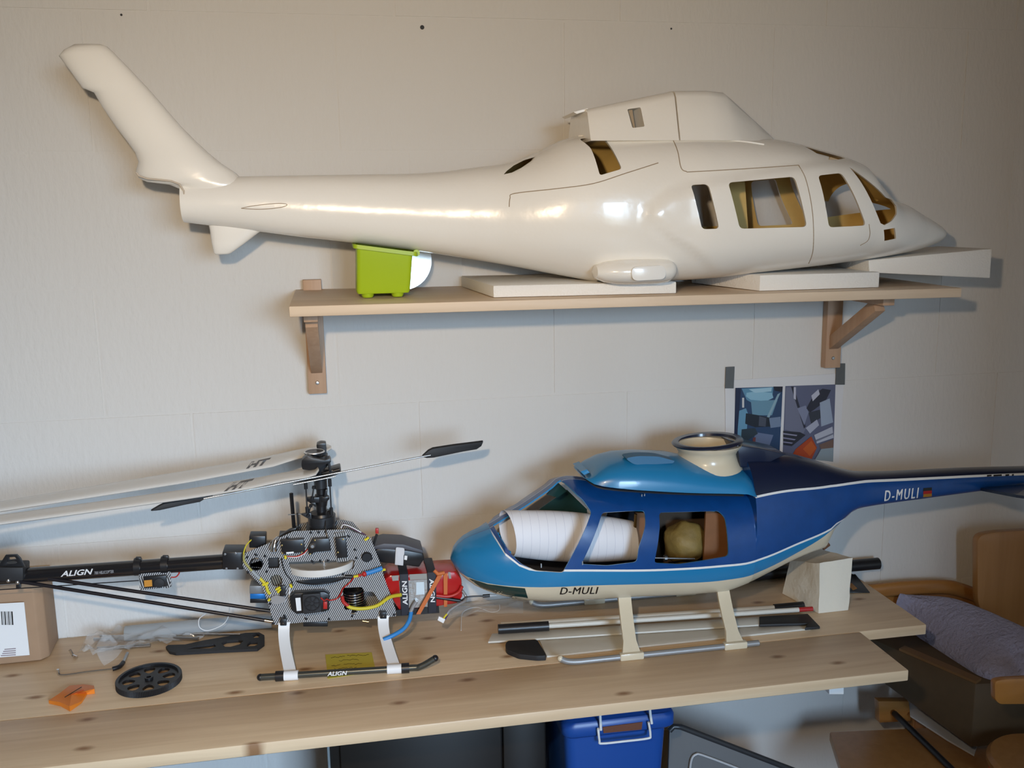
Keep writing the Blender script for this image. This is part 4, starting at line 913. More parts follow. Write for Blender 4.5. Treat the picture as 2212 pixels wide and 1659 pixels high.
# far skid
Ff = Vector((0, mid, 0)); fA, fB = Vector((A.x, -.022, skz)), Vector((B.x+.03, -.022, skz))
tube('skid_tube', [fA, fB], .0058, dsk, tx, 12)
A0, B0 = A, B
def fleg(xt, yt, xb):
    Tp = U(xt, yt, FP+.004); Bp = Vector((alongsk(xb).x, -.022, skz)); R = []
    for u in np.linspace(0, 1, 12):
        p = Vector((Tp.x+(Bp.x-Tp.x)*u, Tp.y+(Bp.y-Tp.y)*u**1.6, Tp.z+(Bp.z+.004-Tp.z)*u)); R.append([p+Vector((-.01, -.0015, 0)), p+Vector((.01, -.0015, 0)), p+Vector((.01, .0015, 0)), p+Vector((-.01, .0015, 0))])
    MB().rings(R).build('skid_leg', whitep, tx, True, 50)
fleg(614, 1335, 627); fleg(828, 1322, 852)

# tail boom, braces and tail servo
bm0, bm1 = U(-260, 1266, TY), U(528, 1210, TY); tbx = lambda px: U(px, 1243-px*.0635, TY)
boom = tube('tail_boom', [bm0, bm1], .0142, mat('black_carbon_tube', (.010, .010, .012), .2, coat=.5), tx, 24)
o_ = U(131, 1246, TY-.0145); text('boom_lettering', 'ALIGN', o_, U(199, 1240.5, TY-.0145)-o_, U(133, 1233.5, TY-.0145)-o_, mat('silver_print', (.7, .7, .7), .4), boom, shear=.15, bold=.025, off=.0004)
o_ = U(204, 1241, TY-.0145); text('boom_lettering', '700 HELICOPTER', o_, U(246, 1237.5, TY-.0145)-o_, U(204, 1234.5, TY-.0145)-o_, mat('grey_print', (.30, .30, .31), .4), boom, bold=.02, off=.0004)
for x0, x1 in ((291, 305), (349, 364)):
    MB().tube([tbx(x0), tbx(x1)], .0165, 20).build('boom_ring', black, tx, True)
    pxbox('ring_tab', x0+1, 1205-(x0-291)*.06, x1-1, 1214-(x0-291)*.06, TY-.004, .008, black, tx)
ts = pxpoly('tail_servo_frame', [(300, 1238), (368, 1232), (370, 1268), (303, 1275)], TY-.012, .002, carbon, tx)
pxpoly('tail_servo', [(309, 1247), (359, 1243), (361, 1267), (311, 1271)], TY-.018, .03, black, ts, bevel=.001)
pxpoly('servo_sticker', [(311, 1254), (328, 1252.5), (329, 1266.5), (312, 1268)], TY-.0184, .0003, mat('amber_sticker', (.55, .24, .03), .5), ts)
c = U(344, 1259, TY-.0182); MB().lathe(c, [(.009, 0), (.009, .002), (.003, .003), (0, .003)], 16, (0, -1, 0)).build('servo_horn', blackm, ts, True)
for x0 in (301, 358): pxpoly('servo_tab', [(x0, 1248), (x0+9, 1247), (x0+9, 1269), (x0+1, 1271)], TY-.0135, .001, MATS['weave_tab'], ts)
wire('tail_servo_lead', [(369, 1247), (380, 1246), (387, 1238), (388, 1230)], TY-.006, .0012, red)
tube('tail_pushrod', [U(300, 1254, TY-.012), U(-60, 1278, TY-.012)], .001, black, tx, 6)
for a, b in (((42, 1256), (590, 1343)), ((104, 1250), (584, 1320))):
    A_, B_ = U(*a, TY-.012), U(*b, NP+.006)
    tube('boom_brace', [A_, B_], .0034, mat('black_carbon_rod', (.010, .009, .013), .3), tx, 10)
    e2 = B_+(A_-B_).normalized()*.016; tube('brace_end', [B_, e2], .0036, chrome if a[0] == 42 else black, tx, 10)
tf = pxpoly('tail_fin_mount', [(12, 1199), (36, 1198), (44, 1206), (54, 1226), (30, 1240), (-6, 1250), (-8, 1230)], TY-.012, .004, black, tx, [rounded([(19, 1204), (32, 1203), (36, 1208), (20, 1210)], 2), rounded([(14, 1214), (30, 1211), (38, 1214), (34, 1217), (16, 1218)], 2)], bevel=.0006)
pxbox('boom_end_clamp', -20, 1226, 50, 1256, TY-.02, .04, blackm, tx, .003)
for x, y in ((18, 1254), (38, 1258)): MB().sphere(U(x, y, TY-.02), .004, 10).build('clamp_screw', steel, tx, True)
pxbox('push_guide', 34, 1259, 43, 1273, TY-.018, .01, black, tx)

# ------------------------------------------------------------------ rotor head
hb = U(690, 1000, TY); hx = hb.x
mz0, mz1 = U(688, 1160, TY).z, U(690, 975, TY).z
tube('mast', [Vector((hx-.002, TY, mz0-.05)), Vector((hx, TY, mz1))], .006, chrome, tx, 16)
zz = lambda py: U(690, py, TY).z
MB().lathe((hx-.001, TY, zz(1143)), [(.020, -.014), (.024, 0), (.024, .012), (.026, .013), (.026, .028), (.018, .030), (.014, .034), (.0, .034)], 28).build('swashplate_base', mat('gunmetal', (.045, .047, .052), .35, .5), tx, True)
MB().lathe((hx-.001, TY, zz(1112)), [(.0, -.004), (.022, -.004), (.024, 0), (.022, .005), (.010, .007), (.010, .022), (.0, .022)], 28).build('swashplate', black, tx, True)
MB().lathe((hx, TY, zz(1082)), [(.010, -.010), (.012, 0), (.012, .012), (.009, .014), (.009, .03), (.0, .03)], 20).build('washout_base', black, tx, True)
for q in ([(662, 1076), (690, 1074), (690, 1086), (676, 1087), (664, 1084)], [(694, 1074), (710, 1072), (712, 1078), (706, 1084), (694, 1086)], [(702, 1058), (708, 1057), (706, 1074), (699, 1076)], [(668, 1086), (682, 1086), (683, 1096), (679, 1094)]):
    pxpoly('washout_arm', q, TY-.014, .010, black, tx, bevel=.001)
MB().lathe((hx, TY, zz(1042)), [(.0105, -.012), (.0125, -.010), (.0125, .014), (.0105, .016)], 20).build('head_collar', MATS['gunmetal'], tx, True)
for (p, q_, y_) in (((660, 1043), (664, 1108), TY-.035), ((712, 1035), (716, 1112), TY-.03), ((672, 1090), (665, 1115), TY-.02), ((678, 1050), (674, 1078), TY-.02)):
    A_, B_ = U(*p, y_), U(*q_, y_); lk = tube('link_rod', [A_, B_], .0014, blackm, tx, 8); d = (B_-A_)
    tube('ball_link', [A_, A_+d*.2], .0034, black, lk, 8); tube('ball_link', [B_-d*.2, B_], .0034, black, lk, 8)
tube('guide_post', [U(629, 1065, TY-.004), U(636, 1150, TY-.004)], .0035, black, tx, 4)
pxpoly('guide_bracket', [(604, 1158), (625, 1145), (640, 1140), (640, 1150), (618, 1160), (600, 1168)], TY-.02, .01, black, tx, bevel=.001)
tube('guide_pin', [U(622, 1112, TY-.01), U(652, 1110, TY-.01)], .0011, steel, tx, 6)
tube('link_rod', [U(642, 1108, TY-.02), U(645, 1146, TY-.02)], .0016, black, tx, 6)
pxpoly('swash_arm', [(650, 1112), (672, 1108), (674, 1122), (664, 1120)], TY-.02, .01, MATS['gunmetal'], tx, bevel=.001)
pxpoly('swash_arm', [(706, 1108), (718, 1100), (720, 1112), (710, 1118)], TY-.02, .01, black, tx, bevel=.001)
# head block, button, grips
pxpoly('head_block', [(668, 990), (708, 985), (708, 1008), (700, 1014), (698, 1038), (680, 1038), (680, 1012), (666, 1006)], TY-.014, .028, black, tx, bevel=.002)
MB().lathe((U(679, 973, TY).x, TY-.005, zz(976)), [(.0, -.006), (.012, -.006), (.012, -.001), (.0185, -.0005), (.0195, .001), (.0185, .0025), (.0165, .0030), (.0160, .0026), (.0, .0026)], 36).build('head_button', MATS['gunmetal'], tx, True)
MB().lathe((U(679, 973, TY).x, TY-.005, zz(976)), [(.0165, .0028), (.0175, .0038), (.0192, .0028), (.0195, .0018), (.0165, .0028)], 36).build('button_ring', mat('bright_ring', (.7, .7, .7), .3, .5), tx, True)
pxpoly('blade_grip', rounded([(652, 994), (664, 985), (676, 990), (702, 995), (712, 990), (716, 998), (700, 1005), (690, 1012), (668, 1016), (653, 1014), (651, 1004)], 3), TY-.042, .024, black, tx, bevel=.003)
pxpoly('blade_grip', rounded([(683, 961), (692, 957), (704, 958), (705, 975), (706, 990), (694, 992), (688, 985)], 3), TY+.012, .022, black, tx, bevel=.003)
pxpoly('grip_arm', rounded([(705, 991), (712, 989), (716, 1018), (711, 1021)], 2), TY-.03, .008, black, tx, bevel=.001)
pxpoly('seesaw', [(694, 1022), (735, 1010), (737, 1022), (724, 1027), (696, 1034)], TY-.02, .035, black, tx, bevel=.002)
pxpoly('seesaw', [(624, 1037), (644, 1033), (690, 1030), (690, 1036), (640, 1042), (626, 1042)], TY-.03, .012, black, tx, bevel=.002)
tube('control_frame', [U(633, 1047, TY-.045), U(725, 1029, TY-.035)], .0016, steel, tx, 8)
MB().cyl(U(720, 1018, TY-.02), U(734, 1014, TY-.02), .0042).build('frame_end', black, tx, True)
# flybar and paddles
FLp, FRp = U(325, 1105, -.24), U(1044, 957, -.16); fbd = (FRp-FLp).normalized()
pL, pR = U(462, 1070, -.186), U(915, 988, -.112)
tube('flybar', [U(440, 1077, -.228), U(930, 983, -.172)], .0017, steel, tx, 8)
def paddle(px, Y):
    Pt = [U(x, y, Y(x)) for x, y in px]; n = (Pt[1]-Pt[0]).cross(Pt[3]-Pt[0]).normalized(); th = Vector((0, .004, .003))
    MB().prism([Pt], th).build('flybar_paddle', blackm, tx, bevel=.0012)
paddle([(463, 1069), (452, 1071), (445, 1072), (400, 1081), (356, 1088), (342, 1095), (325, 1105), (345, 1103), (400, 1091), (432, 1085), (440, 1080), (455, 1075)], lambda x: -.24+(x-325)*.0001)
paddle([(912, 987), (925, 975), (935, 970), (980, 963), (1044, 955), (1040, 964), (1030, 971), (1000, 976), (937, 989), (922, 990)], lambda x: -.16-(1044-x)*.0001)
# rotor blades, folded back together
hub_t = stripes('blade_white', (.74, .73, .71), (.74, .73, .71), (1, 0, 0), 1.)
wb_ = mat('rotor_blade_white', (.68, .67, .64), .25, coat=.3)
o_bv = {}
def rotor_blade(edge_top, edge_bot, Yf, nm='rotor_blade'):
    R = []
    for (xa, ya), (xb, yb) in zip(edge_top, edge_bot):
        T, B = U(xa, ya, Yf(xa)+.028), U(xb, yb, Yf(xb)-.028); c = (T+B)/2; h = (T-B)/2; ring = []
        up = Vector((0, -.3, 1)).normalized()
        for k in range(16):
            a = 2*math.pi*k/16; co, si = math.cos(a), math.sin(a); ring.append(c+h*co+up*(.0042*si*(1-.35*co)))
        R.append(ring)
    me = MB().rings(R).mesh(nm, wb_); bv = bvh_of(me); o = link(nm, me, tx, True, 60); o_bv[o.name] = bv; return o
bA = rotor_blade([(714, 964), (708, 960), (690, 963), (640, 972), (560, 989.5), (400, 1017), (200, 1050), (0, 1083), (-150, 1108)], [(716, 968), (708, 974), (690, 979), (640, 992), (590, 1008), (400, 1043), (200, 1074), (0, 1105), (-150, 1128)], lambda x: -.10-(714-x)*.00016)
bB = rotor_blade([(683, 1009), (676, 1010), (655, 1013), (600, 1023), (560, 1031), (400, 1057), (200, 1085), (0, 1112), (-150, 1132)], [(689, 1016), (682, 1026), (664, 1032), (610, 1040), (540, 1056), (400, 1078), (200, 1106), (0, 1133), (-150, 1154)], lambda x: -.185-(690-x)*.00014)
grey = mat('grey_blade_print', (.10, .10, .105), .5)
for (q, Y, pb) in (((531, 1013, 582, 1002, 543, 999), lambda x: -.125, bA), ((483, 1062, 538, 1051, 503, 1044), lambda x: -.215, bB)):
    o_ = U(q[0], q[1], Y(0)); text('blade_lettering', 'HT', o_, U(q[2], q[3], Y(0))-o_, U(q[4]-8, q[5], Y(0))-o_, grey, pb, shear=.35, bold=.055, off=.0008, conform=o_bv[pb.name])

# ------------------------------------------------------------------ small things on the bench
z0 = BT+.0006
# cardboard box at the left
cb_ = thing('cardboard_box', 'brown cardboard parcel with a white barcode label at the left end of the bench', 'cardboard box', UZ(40, 1435, z0))
card = mat('cardboard', (.36, .23, .14), .8, var=.08)
P0 = UZ(104, 1424, z0); zb_ = U(104, 1256, P0.y).z
bxl = -.95
q = [Vector((P0.x-.012, P0.y-.003, z0)), Vector((P0.x, P0.y+.012, z0)), Vector((P0.x-.005, -.006, z0)), Vector((bxl, -.006, z0)), Vector((bxl, P0.y-.010, z0))]
MB().prism([q], (0, 0, zb_-z0)).build('carton', card, cb_, bevel=.003)
yl = P0.y-.0075
def lab(x, y): 
    return Vector((U(x, y, yl).x, yl-.0, U(x, y, yl).z))
lb_ = MB().prism([[U(x, y, yl-.004) for x, y in [(-60, 1307), (52, 1301), (64, 1415), (-60, 1425)]]], (0, .0006, 0)).build('label', whitep, cb_)
yb_ = yl-.0046
for i, (x, w) in enumerate(((2, 2), (6, 1), (9, 2.5), (14, 1), (17, 2), (21, 1), (24, 3))):
    MB().prism([[U(a, b, yb_) for a, b in [(x, 1321), (x+w, 1321), (x+w+2, 1350), (x+2, 1350)]]], (0, .0003, 0)).build('barcode_bar', dark, lb_)
for i in range(4):
    x0 = 6-2*i+random.uniform(-2, 6)
    MB().prism([[U(a, b, yb_) for a, b in [(x0, 1402+i*4.5), (34, 1400+i*4.5), (34, 1402+i*4.5), (x0, 1404+i*4.5)]]], (0, .0003, 0)).build('print_line', mat('faded_print', (.3, .24, .26), .6), lb_)
# grey tube along the wall
o = tube('plastic_tube', [Vector((U(268, 1338, -.045).x, -.045, z0+.0155)), Vector((U(585, 1310, -.045).x, -.045, z0+.0155))], .015, mat('grey_tube', (.40, .42, .43), .3, alpha=.75), None, 24); things_tag(o, 'thick grey tube lying against the wall behind the carbon helicopter', 'tube')
# clear bags
def crumple(name, px, z, amp, label, seed, mt=clear):
    P = [UZ(x, y, z) for x, y in px]; n = 14; vs = []
    for i in range(n):
        for j in range(n):
            u, v = i/(n-1), j/(n-1); p = (P[0]*(1-u)+P[1]*u)*(1-v)+(P[3]*(1-u)+P[2]*u)*v
            e = 4*u*(1-u)+4*v*(1-v); p = p+Vector((0, 0, amp*(.35+abs(mnoise.noise(Vector((u*3.3+seed, v*3.3, seed))))*1.6)*min(1, e))); vs.append(p)
    o = MB().add(vs, [(i*n+j, i*n+j+1, (i+1)*n+j+1, (i+1)*n+j) for i in range(n-1) for j in range(n-1)]).build(name, mt, None, True, 30)
    return things_tag(o, label, 'plastic bag', 'clear plastic bags')
crumple('plastic_bag', [(165, 1414), (225, 1438), (400, 1388), (252, 1366)], z0+.001, .03, 'crumpled clear plastic bag beside the hex keys and threaded rods', 3.1)
crumple('plastic_bag', [(345, 1386), (430, 1382), (480, 1370), (330, 1373)], z0+.001, .012, 'clear plastic bag lying in front of the grey tube', 7.7)
crumple('plastic_bag', [(965, 1340), (1130, 1325), (1130, 1300), (980, 1305)], z0+.001, .012, 'flat clear plastic bag below the nose of the blue helicopter', 5.2)
tube_o = tube('nylon_thread', smoothpath([UZ(x, y, z0+.0012) for x, y in [(996, 1362), (997, 1335), (1003, 1320), (1030, 1312), (1060, 1322), (1078, 1318), (1079, 1306)]], 6), .0007, whitep, None, 6); things_tag(tube_o, 'thin white thread curling on the bench below the blue nose', 'thread', 'white threads')
o = tube('nylon_thread', smoothpath([U(496, 1302, -.10), U(494, 1330, -.1), U(480, 1350, -.1), U(450, 1362, -.1), U(432, 1356, -.1), U(430, 1338, -.1), U(444, 1326, -.1)], 6), .0008, whitep, None, 6); things_tag(o, 'white thread loop hanging from the lower boom brace', 'thread', 'white threads')
# metal rods and shafts
def rod(pxs, r, label, z=None, mt=steel):
    o = tube('metal_shaft', [UZ(x, y, (z or z0)+r) for x, y in pxs], r, mt, None, 10); return things_tag(o, label, 'shaft', 'loose metal shafts')
rod([(203, 1381), (430, 1380)], .0032, 'steel shaft reaching under the clear bag toward the black frame piece')
rod([(210, 1401), (325, 1394)], .0036, 'short thick steel shaft just above the lower hex key')
rod([(335, 1377), (428, 1379)], .0030, 'dull steel shaft on the left tip of the black frame piece', z0+.007)
rod([(420, 1371), (519, 1371)], .0022, 'thin bright shaft resting on the black frame piece', z0+.007, chrome)
rod([(216, 1374), (382, 1375)], .0022, 'thin steel shaft half covered by the clear bag', z0+.007)
# hex keys
def key(px, r, label, black_end=None):
    P = [UZ(x, y, z0+r) for x, y in px]; P[0] = U(px[0][0], px[0][1], P[1].y); 
    k = thing('hex_key', label, 'hex key', P[1], 'loose hex keys'); tube('shaft', smoothpath(P, 4), r, chrome, k, 6)
    if black_end: tube('joint', smoothpath([UZ(x, y, z0+.004) for x, y in black_end], 4), .0042, black, k, 10)
    return k
k1 = key([(125, 1446), (132, 1459), (190, 1452), (244, 1446)], .0026, 'long chrome hex key with black swivel joint left of the black gear', [(243, 1445), (258, 1440), (266, 1431)])
tube('tip', [UZ(266, 1431, z0+.004), UZ(275, 1411, z0+.003)], .003, steel, k1, 8)
key([(151, 1404), (158, 1416), (166, 1420)], .0028, 'small chrome hex key poking out of the clear bag')
# black spur gear
gl, gr = UZ(247, 1488, z0), UZ(393, 1470, z0); gc_ = (gl+gr)/2; gcy = (UZ(320, 1432, z0+.01).y+UZ(318, 1513, z0).y)/2; gR = (gr-gl).length/2*.985; gc_.y = gcy+.004; gc_.z = z0
gg = thing('spur_gear', 'large flat black spur gear with eight holes lying on the bench', 'gear', gc_)
teeth = 120; ring = []
for i in range(teeth*2):
    a = 2*math.pi*i/(teeth*2); r = gR*(1 if i % 2 else .98); ring.append(gc_+Vector((r*math.cos(a), r*math.sin(a), 0)))
inn = [gc_+Vector((gR*.9*math.cos(a), gR*.9*math.sin(a), 0)) for a in np.linspace(0, 2*math.pi, 48, endpoint=False)]
MB().prism([ring, inn], (0, 0, .011)).build('gear_rim', black, gg)
hl = [inn]
for k in range(8):
    a = 2*math.pi*k/8+.15; c = Vector((math.cos(a), math.sin(a), 0)); t_n = Vector((-c.y, c.x, 0)); cc = gc_+c*gR*.60
    hl.append([cc+c*(gR*.20*math.cos(b))+t_n*(gR*.17*math.sin(b)*(1+.35*math.cos(b))) for b in np.linspace(0, 2*math.pi, 12, endpoint=False)])
hl.append([gc_+Vector((gR*.07*math.cos(a), gR*.07*math.sin(a), 0)) for a in np.linspace(0, 2*math.pi, 16, endpoint=False)])
hl = [[p+Vector((0, 0, .002)) for p in l] for l in hl]
MB().prism(hl, (0, 0, .005)).build('gear_web', black, gg)
MB().lathe(gc_+Vector((0, 0, .006)), [(gR*.075, 0), (gR*.13, 0), (gR*.13, .005), (gR*.075, .005), (gR*.075, 0)], 24).build('gear_hub', black, gg, True)
# black carbon frame piece
ol = [(358, 1397), (363, 1393), (400, 1392), (440, 1383), (500, 1373), (530, 1367), (560, 1366), (571, 1372), (571, 1390), (556, 1401), (470, 1405), (380, 1410), (366, 1407)]
hs = [[(404, 1402), (425, 1396), (462, 1391), (467, 1396), (455, 1400)], [(478, 1389), (490, 1384), (515, 1382), (526, 1384), (517, 1392), (498, 1397), (486, 1397)], [(545, 1372), (554, 1368), (562, 1371), (558, 1377), (549, 1378)], [(534, 1391), (541, 1386), (556, 1386), (557, 1392), (550, 1395), (533, 1396)]]
o = MB().prism([[UZ(x, y, z0+.0055) for x, y in ol]]+[[UZ(x, y, z0+.0055) for x, y in h] for h in hs], (0, 0, -.0055)).build('frame_piece', blackm); things_tag(o, 'black pointed frame piece with cut-outs lying behind the spur gear', 'frame piece')
# orange sachet
op = mat('orange_sachet', (.72, .20, .015), .4)
P = [(105, 1513), (128, 1498), (150, 1481), (180, 1478), (203, 1481), (204, 1488), (188, 1497), (176, 1515), (150, 1526), (130, 1517)]
vsP = [UZ(x, y, z0+.006+.004*math.sin(i*1.7)) for i, (x, y) in enumerate(P)]; ct = UZ(155, 1500, z0+.012)
sa = thing('sachet', 'small crumpled orange sachet at the front left of the bench', 'sachet', UZ(155, 1505, z0))
lo = [Vector((p.x, p.y, z0)) for p in vsP]
MB().add(vsP+lo+[ct], [(i, (i+1) % 10, 20) for i in range(10)]+[(i, i+10, (i+1) % 10+10, (i+1) % 10) for i in range(10)]+[tuple(range(10, 20))]).build('pouch', op, sa, True, 30)
for i in range(3):
    MB().tube([UZ(140+i*12, 1506-i*4, z0+.0125-.001*i), UZ(176+i*5, 1484+i*6, z0+.0115)], .0007, 6).build('print_line', dark if i == 0 else mat('dark_red_print', (.5, .06, .01), .5), sa)
# yellow note with handwriting
nt_ = thing('sticky_note', 'yellow handwritten note lying under the carbon helicopter skid', 'note', UZ(755, 1435, z0))
MB().prism([[UZ(x, y, z0+.0005) for x, y in [(703, 1414), (760, 1411), (803, 1409), (812, 1450), (708, 1466)]]], (0, 0, -.0004)).build('paper', mat('yellow_paper', (.62, .53, .07), .7), nt_)
for (x0, y0, x1) in ((715, 1420, 745), (750, 1417, 797), (732, 1427, 775), (716, 1438, 735), (742, 1436, 782), (722, 1445, 770)):
    P = [UZ(x0+(x1-x0)*i/14, y0-(x1-x0)*i/14*.06+random.uniform(-1.6, 1.6), z0+.0009) for i in range(15)]
    MB().tube(P, .00035, 4).build('handwriting', dark, nt_)

# ------------------------------------------------------------------ poster taped to the wall
PY = -.0022
po_ = thing('photo_sheet', 'white sheet with two engine photographs taped to the wall above the blue helicopter', 'photo print', U(1690, 1000, PY))
MB().prism([[U(x, y, PY) for x, y in [(1566, 822), (1824, 806), (1812, 1000), (1568, 1002)]]], (0, .0012, 0)).build('sheet', mat('white_print_paper', (.66, .655, .66), .6), po_)
def photo(nm, outline, shapes):
    b = MB(); mats = []
    def pm(c):
        n = 'photo_%02d%02d%02d' % tuple(int(99*q) for q in c); mt = mat(n, c, .4)
        if mt not in mats: mats.append(mt)
        return mats.index(mt)
    for i, (px, c) in enumerate([outline]+shapes):
        b.mat(pm(c)); b.prism([[U(x, y, PY-.0003-.00012*i) for x, y in px]], (0, .0001, 0))
    return b.build(nm, mats, po_)
Zp = lambda pts: [(1540+x/3.292, 560+y/3.292) for x, y in pts]
photo('printed_photo', (Zp([(160, 915), (497, 905), (475, 1360), (150, 1300)]), (.02, .05, .12)), [
    (Zp([(205, 920), (430, 908), (425, 960), (330, 1050), (240, 1000)]), (.10, .25, .38)), (Zp([(240, 950), (300, 940), (420, 950), (430, 985), (380, 1010), (270, 1000), (235, 975)]), (.24, .45, .58)),
    (Zp([(255, 925), (420, 912), (415, 940), (300, 950)]), (.35, .55, .66)), (Zp([(430, 905), (497, 905), (490, 945), (440, 935)]), (.01, .01, .02)),
    (Zp([(180, 1080), (235, 1060), (250, 1100), (240, 1230), (190, 1290), (175, 1270)]), (.12, .28, .42)), (Zp([(208, 985), (222, 985), (222, 1055), (208, 1055)]), (.6, .6, .6)),
    (Zp([(270, 1010), (460, 1000), (420, 1110), (280, 1110)]), (.13, .27, .37)), (Zp([(460, 960), (480, 950), (400, 1130), (380, 1130)]), (.25, .38, .45)),
    (Zp([(235, 1095), (330, 1110), (420, 1130), (410, 1190), (300, 1195), (230, 1170)]), (.01, .015, .025)), (Zp([(330, 1115), (380, 1130), (375, 1190), (325, 1185)]), (.06, .07, .10)),
    (Zp([(400, 1130), (480, 1120), (485, 1190), (410, 1200)]), (.16, .22, .33)), (Zp([(300, 1230), (430, 1250), (400, 1330), (290, 1310)]), (.12, .16, .27)),
    (Zp([(205, 1210), (300, 1200), (320, 1240), (230, 1300), (200, 1290)]), (.02, .035, .05)), (Zp([(160, 915), (200, 920), (170, 1290), (155, 1290)]), (.01, .015, .05)), (Zp([(285, 1270), (305, 1265), (300, 1320), (280, 1315)]), (.15, .04, .04))])
photo('printed_photo', (Zp([(515, 902), (872, 890), (855, 1440), (495, 1400)]), (.10, .11, .18)), [
    (Zp([(520, 910), (560, 910), (660, 1200), (640, 1250), (510, 1210)]), (.15, .16, .23)), (Zp([(555, 905), (575, 905), (660, 1190), (648, 1205)]), (.02, .02, .035)), (Zp([(575, 910), (590, 910), (590, 1000), (575, 990)]), (.5, .5, .58)),
    (Zp([(600, 1060), (660, 1040), (680, 1090), (650, 1180)]), (.20, .22, .32)), (Zp([(720, 960), (780, 920), (840, 930), (800, 1010), (720, 1070), (690, 1090), (665, 1060)]), (.02, .02, .035)), (Zp([(700, 970), (750, 925), (760, 960), (710, 1010)]), (.45, .46, .55)),
    (Zp([(680, 1090), (760, 1070), (780, 1120), (700, 1170)]), (.03, .035, .05)), (Zp([(760, 1020), (830, 990), (855, 1160), (770, 1190)]), (.30, .36, .46)), (Zp([(660, 1200), (740, 1140), (755, 1180), (690, 1240)]), (.36, .38, .48)),
    (Zp([(500, 1220), (620, 1230), (660, 1250), (560, 1330), (500, 1320)]), (.02, .02, .03)), (Zp([(500, 1235), (600, 1250), (595, 1258), (500, 1245)]), (.25, .25, .35)), (Zp([(500, 1265), (590, 1280), (580, 1288), (500, 1275)]), (.2, .2, .3)), (Zp([(500, 1295), (570, 1305), (560, 1312), (500, 1303)]), (.2, .2, .3)),
    (Zp([(720, 1250), (850, 1190), (858, 1270), (740, 1310)]), (.42, .44, .52)), (Zp([(730, 1285), (855, 1235), (856, 1245), (735, 1298)]), (.15, .16, .22)), (Zp([(590, 1350), (700, 1260), (740, 1340), (700, 1425), (560, 1400)]), (.34, .05, .012)), (Zp([(640, 1350), (700, 1290), (735, 1345), (690, 1400)]), (.45, .09, .015)), (Zp([(755, 1320), (857, 1280), (855, 1350), (770, 1350)]), (.16, .10, .08)), (Zp([(770, 1350), (857, 1340), (855, 1438), (725, 1428)]), (.24, .30, .34))])
tape = mat('grey_tape', (.11, .115, .115), .45, .2, bump=(90, .0008))
for q, lbl in (([(1568, 793), (1587, 792), (1585, 839), (1566.5, 839)], 'l'), ([(1807, 785.5), (1826, 785), (1825, 831), (1805, 831)], 'r')):
    MB().prism([[U(x, y, PY-.003) for x, y in q]], (0, .002, 0)).build('tape_strip', tape, po_)
# marks in the wall: two nail heads and a hook
for (x, y, r, lbl) in ((262, 32, .0022, 'tiny dark nail head in the wall near the top left corner'), (912, 59, .0042, 'dark drill hole in the wall above the tail boom of the white fuselage'), (1450, 62, .0020, 'tiny dark nail head in the wall above the rotor cowl')):
    o = MB().lathe(U(x, y, -.001), [(r, 0), (r*.8, .0012), (0, .0014)], 10, (0, -1, 0)).build('nail_head', blackm, None, True); things_tag(o, lbl, 'nail')

# ------------------------------------------------------------------ under the bench
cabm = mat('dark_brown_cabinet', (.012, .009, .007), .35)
CY = -.27
ct0, ct1 = U(700, 1568, CY), U(1225, 1560, CY)
cz = .612
cbn = thing('cabinet', 'dark brown low cabinet standing under the pine workbench', 'cabinet', ((ct0.x+ct1.x)/2, -.16, FLOOR))
xl_, xr_ = U(705, 1600, CY).x, U(1180, 1600, CY).x
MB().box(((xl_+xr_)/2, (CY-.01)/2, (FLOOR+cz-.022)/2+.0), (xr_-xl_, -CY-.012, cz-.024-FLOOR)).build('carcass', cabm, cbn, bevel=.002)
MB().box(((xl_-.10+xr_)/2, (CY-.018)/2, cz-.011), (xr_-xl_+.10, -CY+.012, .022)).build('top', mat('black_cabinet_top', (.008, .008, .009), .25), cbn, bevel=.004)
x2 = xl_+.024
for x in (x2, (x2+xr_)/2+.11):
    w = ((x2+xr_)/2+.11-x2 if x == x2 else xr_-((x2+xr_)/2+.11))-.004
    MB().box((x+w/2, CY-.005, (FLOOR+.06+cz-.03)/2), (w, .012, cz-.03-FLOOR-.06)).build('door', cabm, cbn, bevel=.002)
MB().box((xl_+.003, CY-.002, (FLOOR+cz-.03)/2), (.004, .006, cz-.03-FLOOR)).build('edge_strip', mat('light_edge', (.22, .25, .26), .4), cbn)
# blue bin
binm = mat('blue_bin_plastic', (.010, .065, .30), .35)
BYf = -.38
bx0, bx1 = U(1222, 1600, BYf).x, U(1441, 1600, BYf).x; bzt = .600
bn = thing('storage_bin', 'blue plastic storage bin with white wire handle under the bench', 'storage bin', ((bx0+bx1)/2, BYf+.12, FLOOR))
MB().rings([rrect(bx0+.03, bx1-.03, BYf+.03, BYf+.27, FLOOR+.0005, .02), rrect(bx0, bx1, BYf, BYf+.30, bzt-.035, .02), rrect(bx0+.004, bx1-.004, BYf+.004, BYf+.296, bzt-.035, .02)]).build('bin_body', binm, bn, True, 50)
lx0, lx1 = U(1217, 1580, BYf-.012).x, U(1462, 1545, BYf-.012).x
MB().rings([rrect(lx0+.004, lx1-.006, BYf-.008, BYf+.308, bzt-.030, .022), rrect(lx0, lx1, BYf-.012, BYf+.312, bzt-.025, .022), rrect(lx0, lx1, BYf-.012, BYf+.312, bzt-.006, .022), rrect(lx0+.004, lx1-.004, BYf-.008, BYf+.308, bzt, .022)]).build('lid', binm, bn, True, 50)
hy = BYf-.020
wirem = mat('white_wire', (.72, .73, .72), .35)
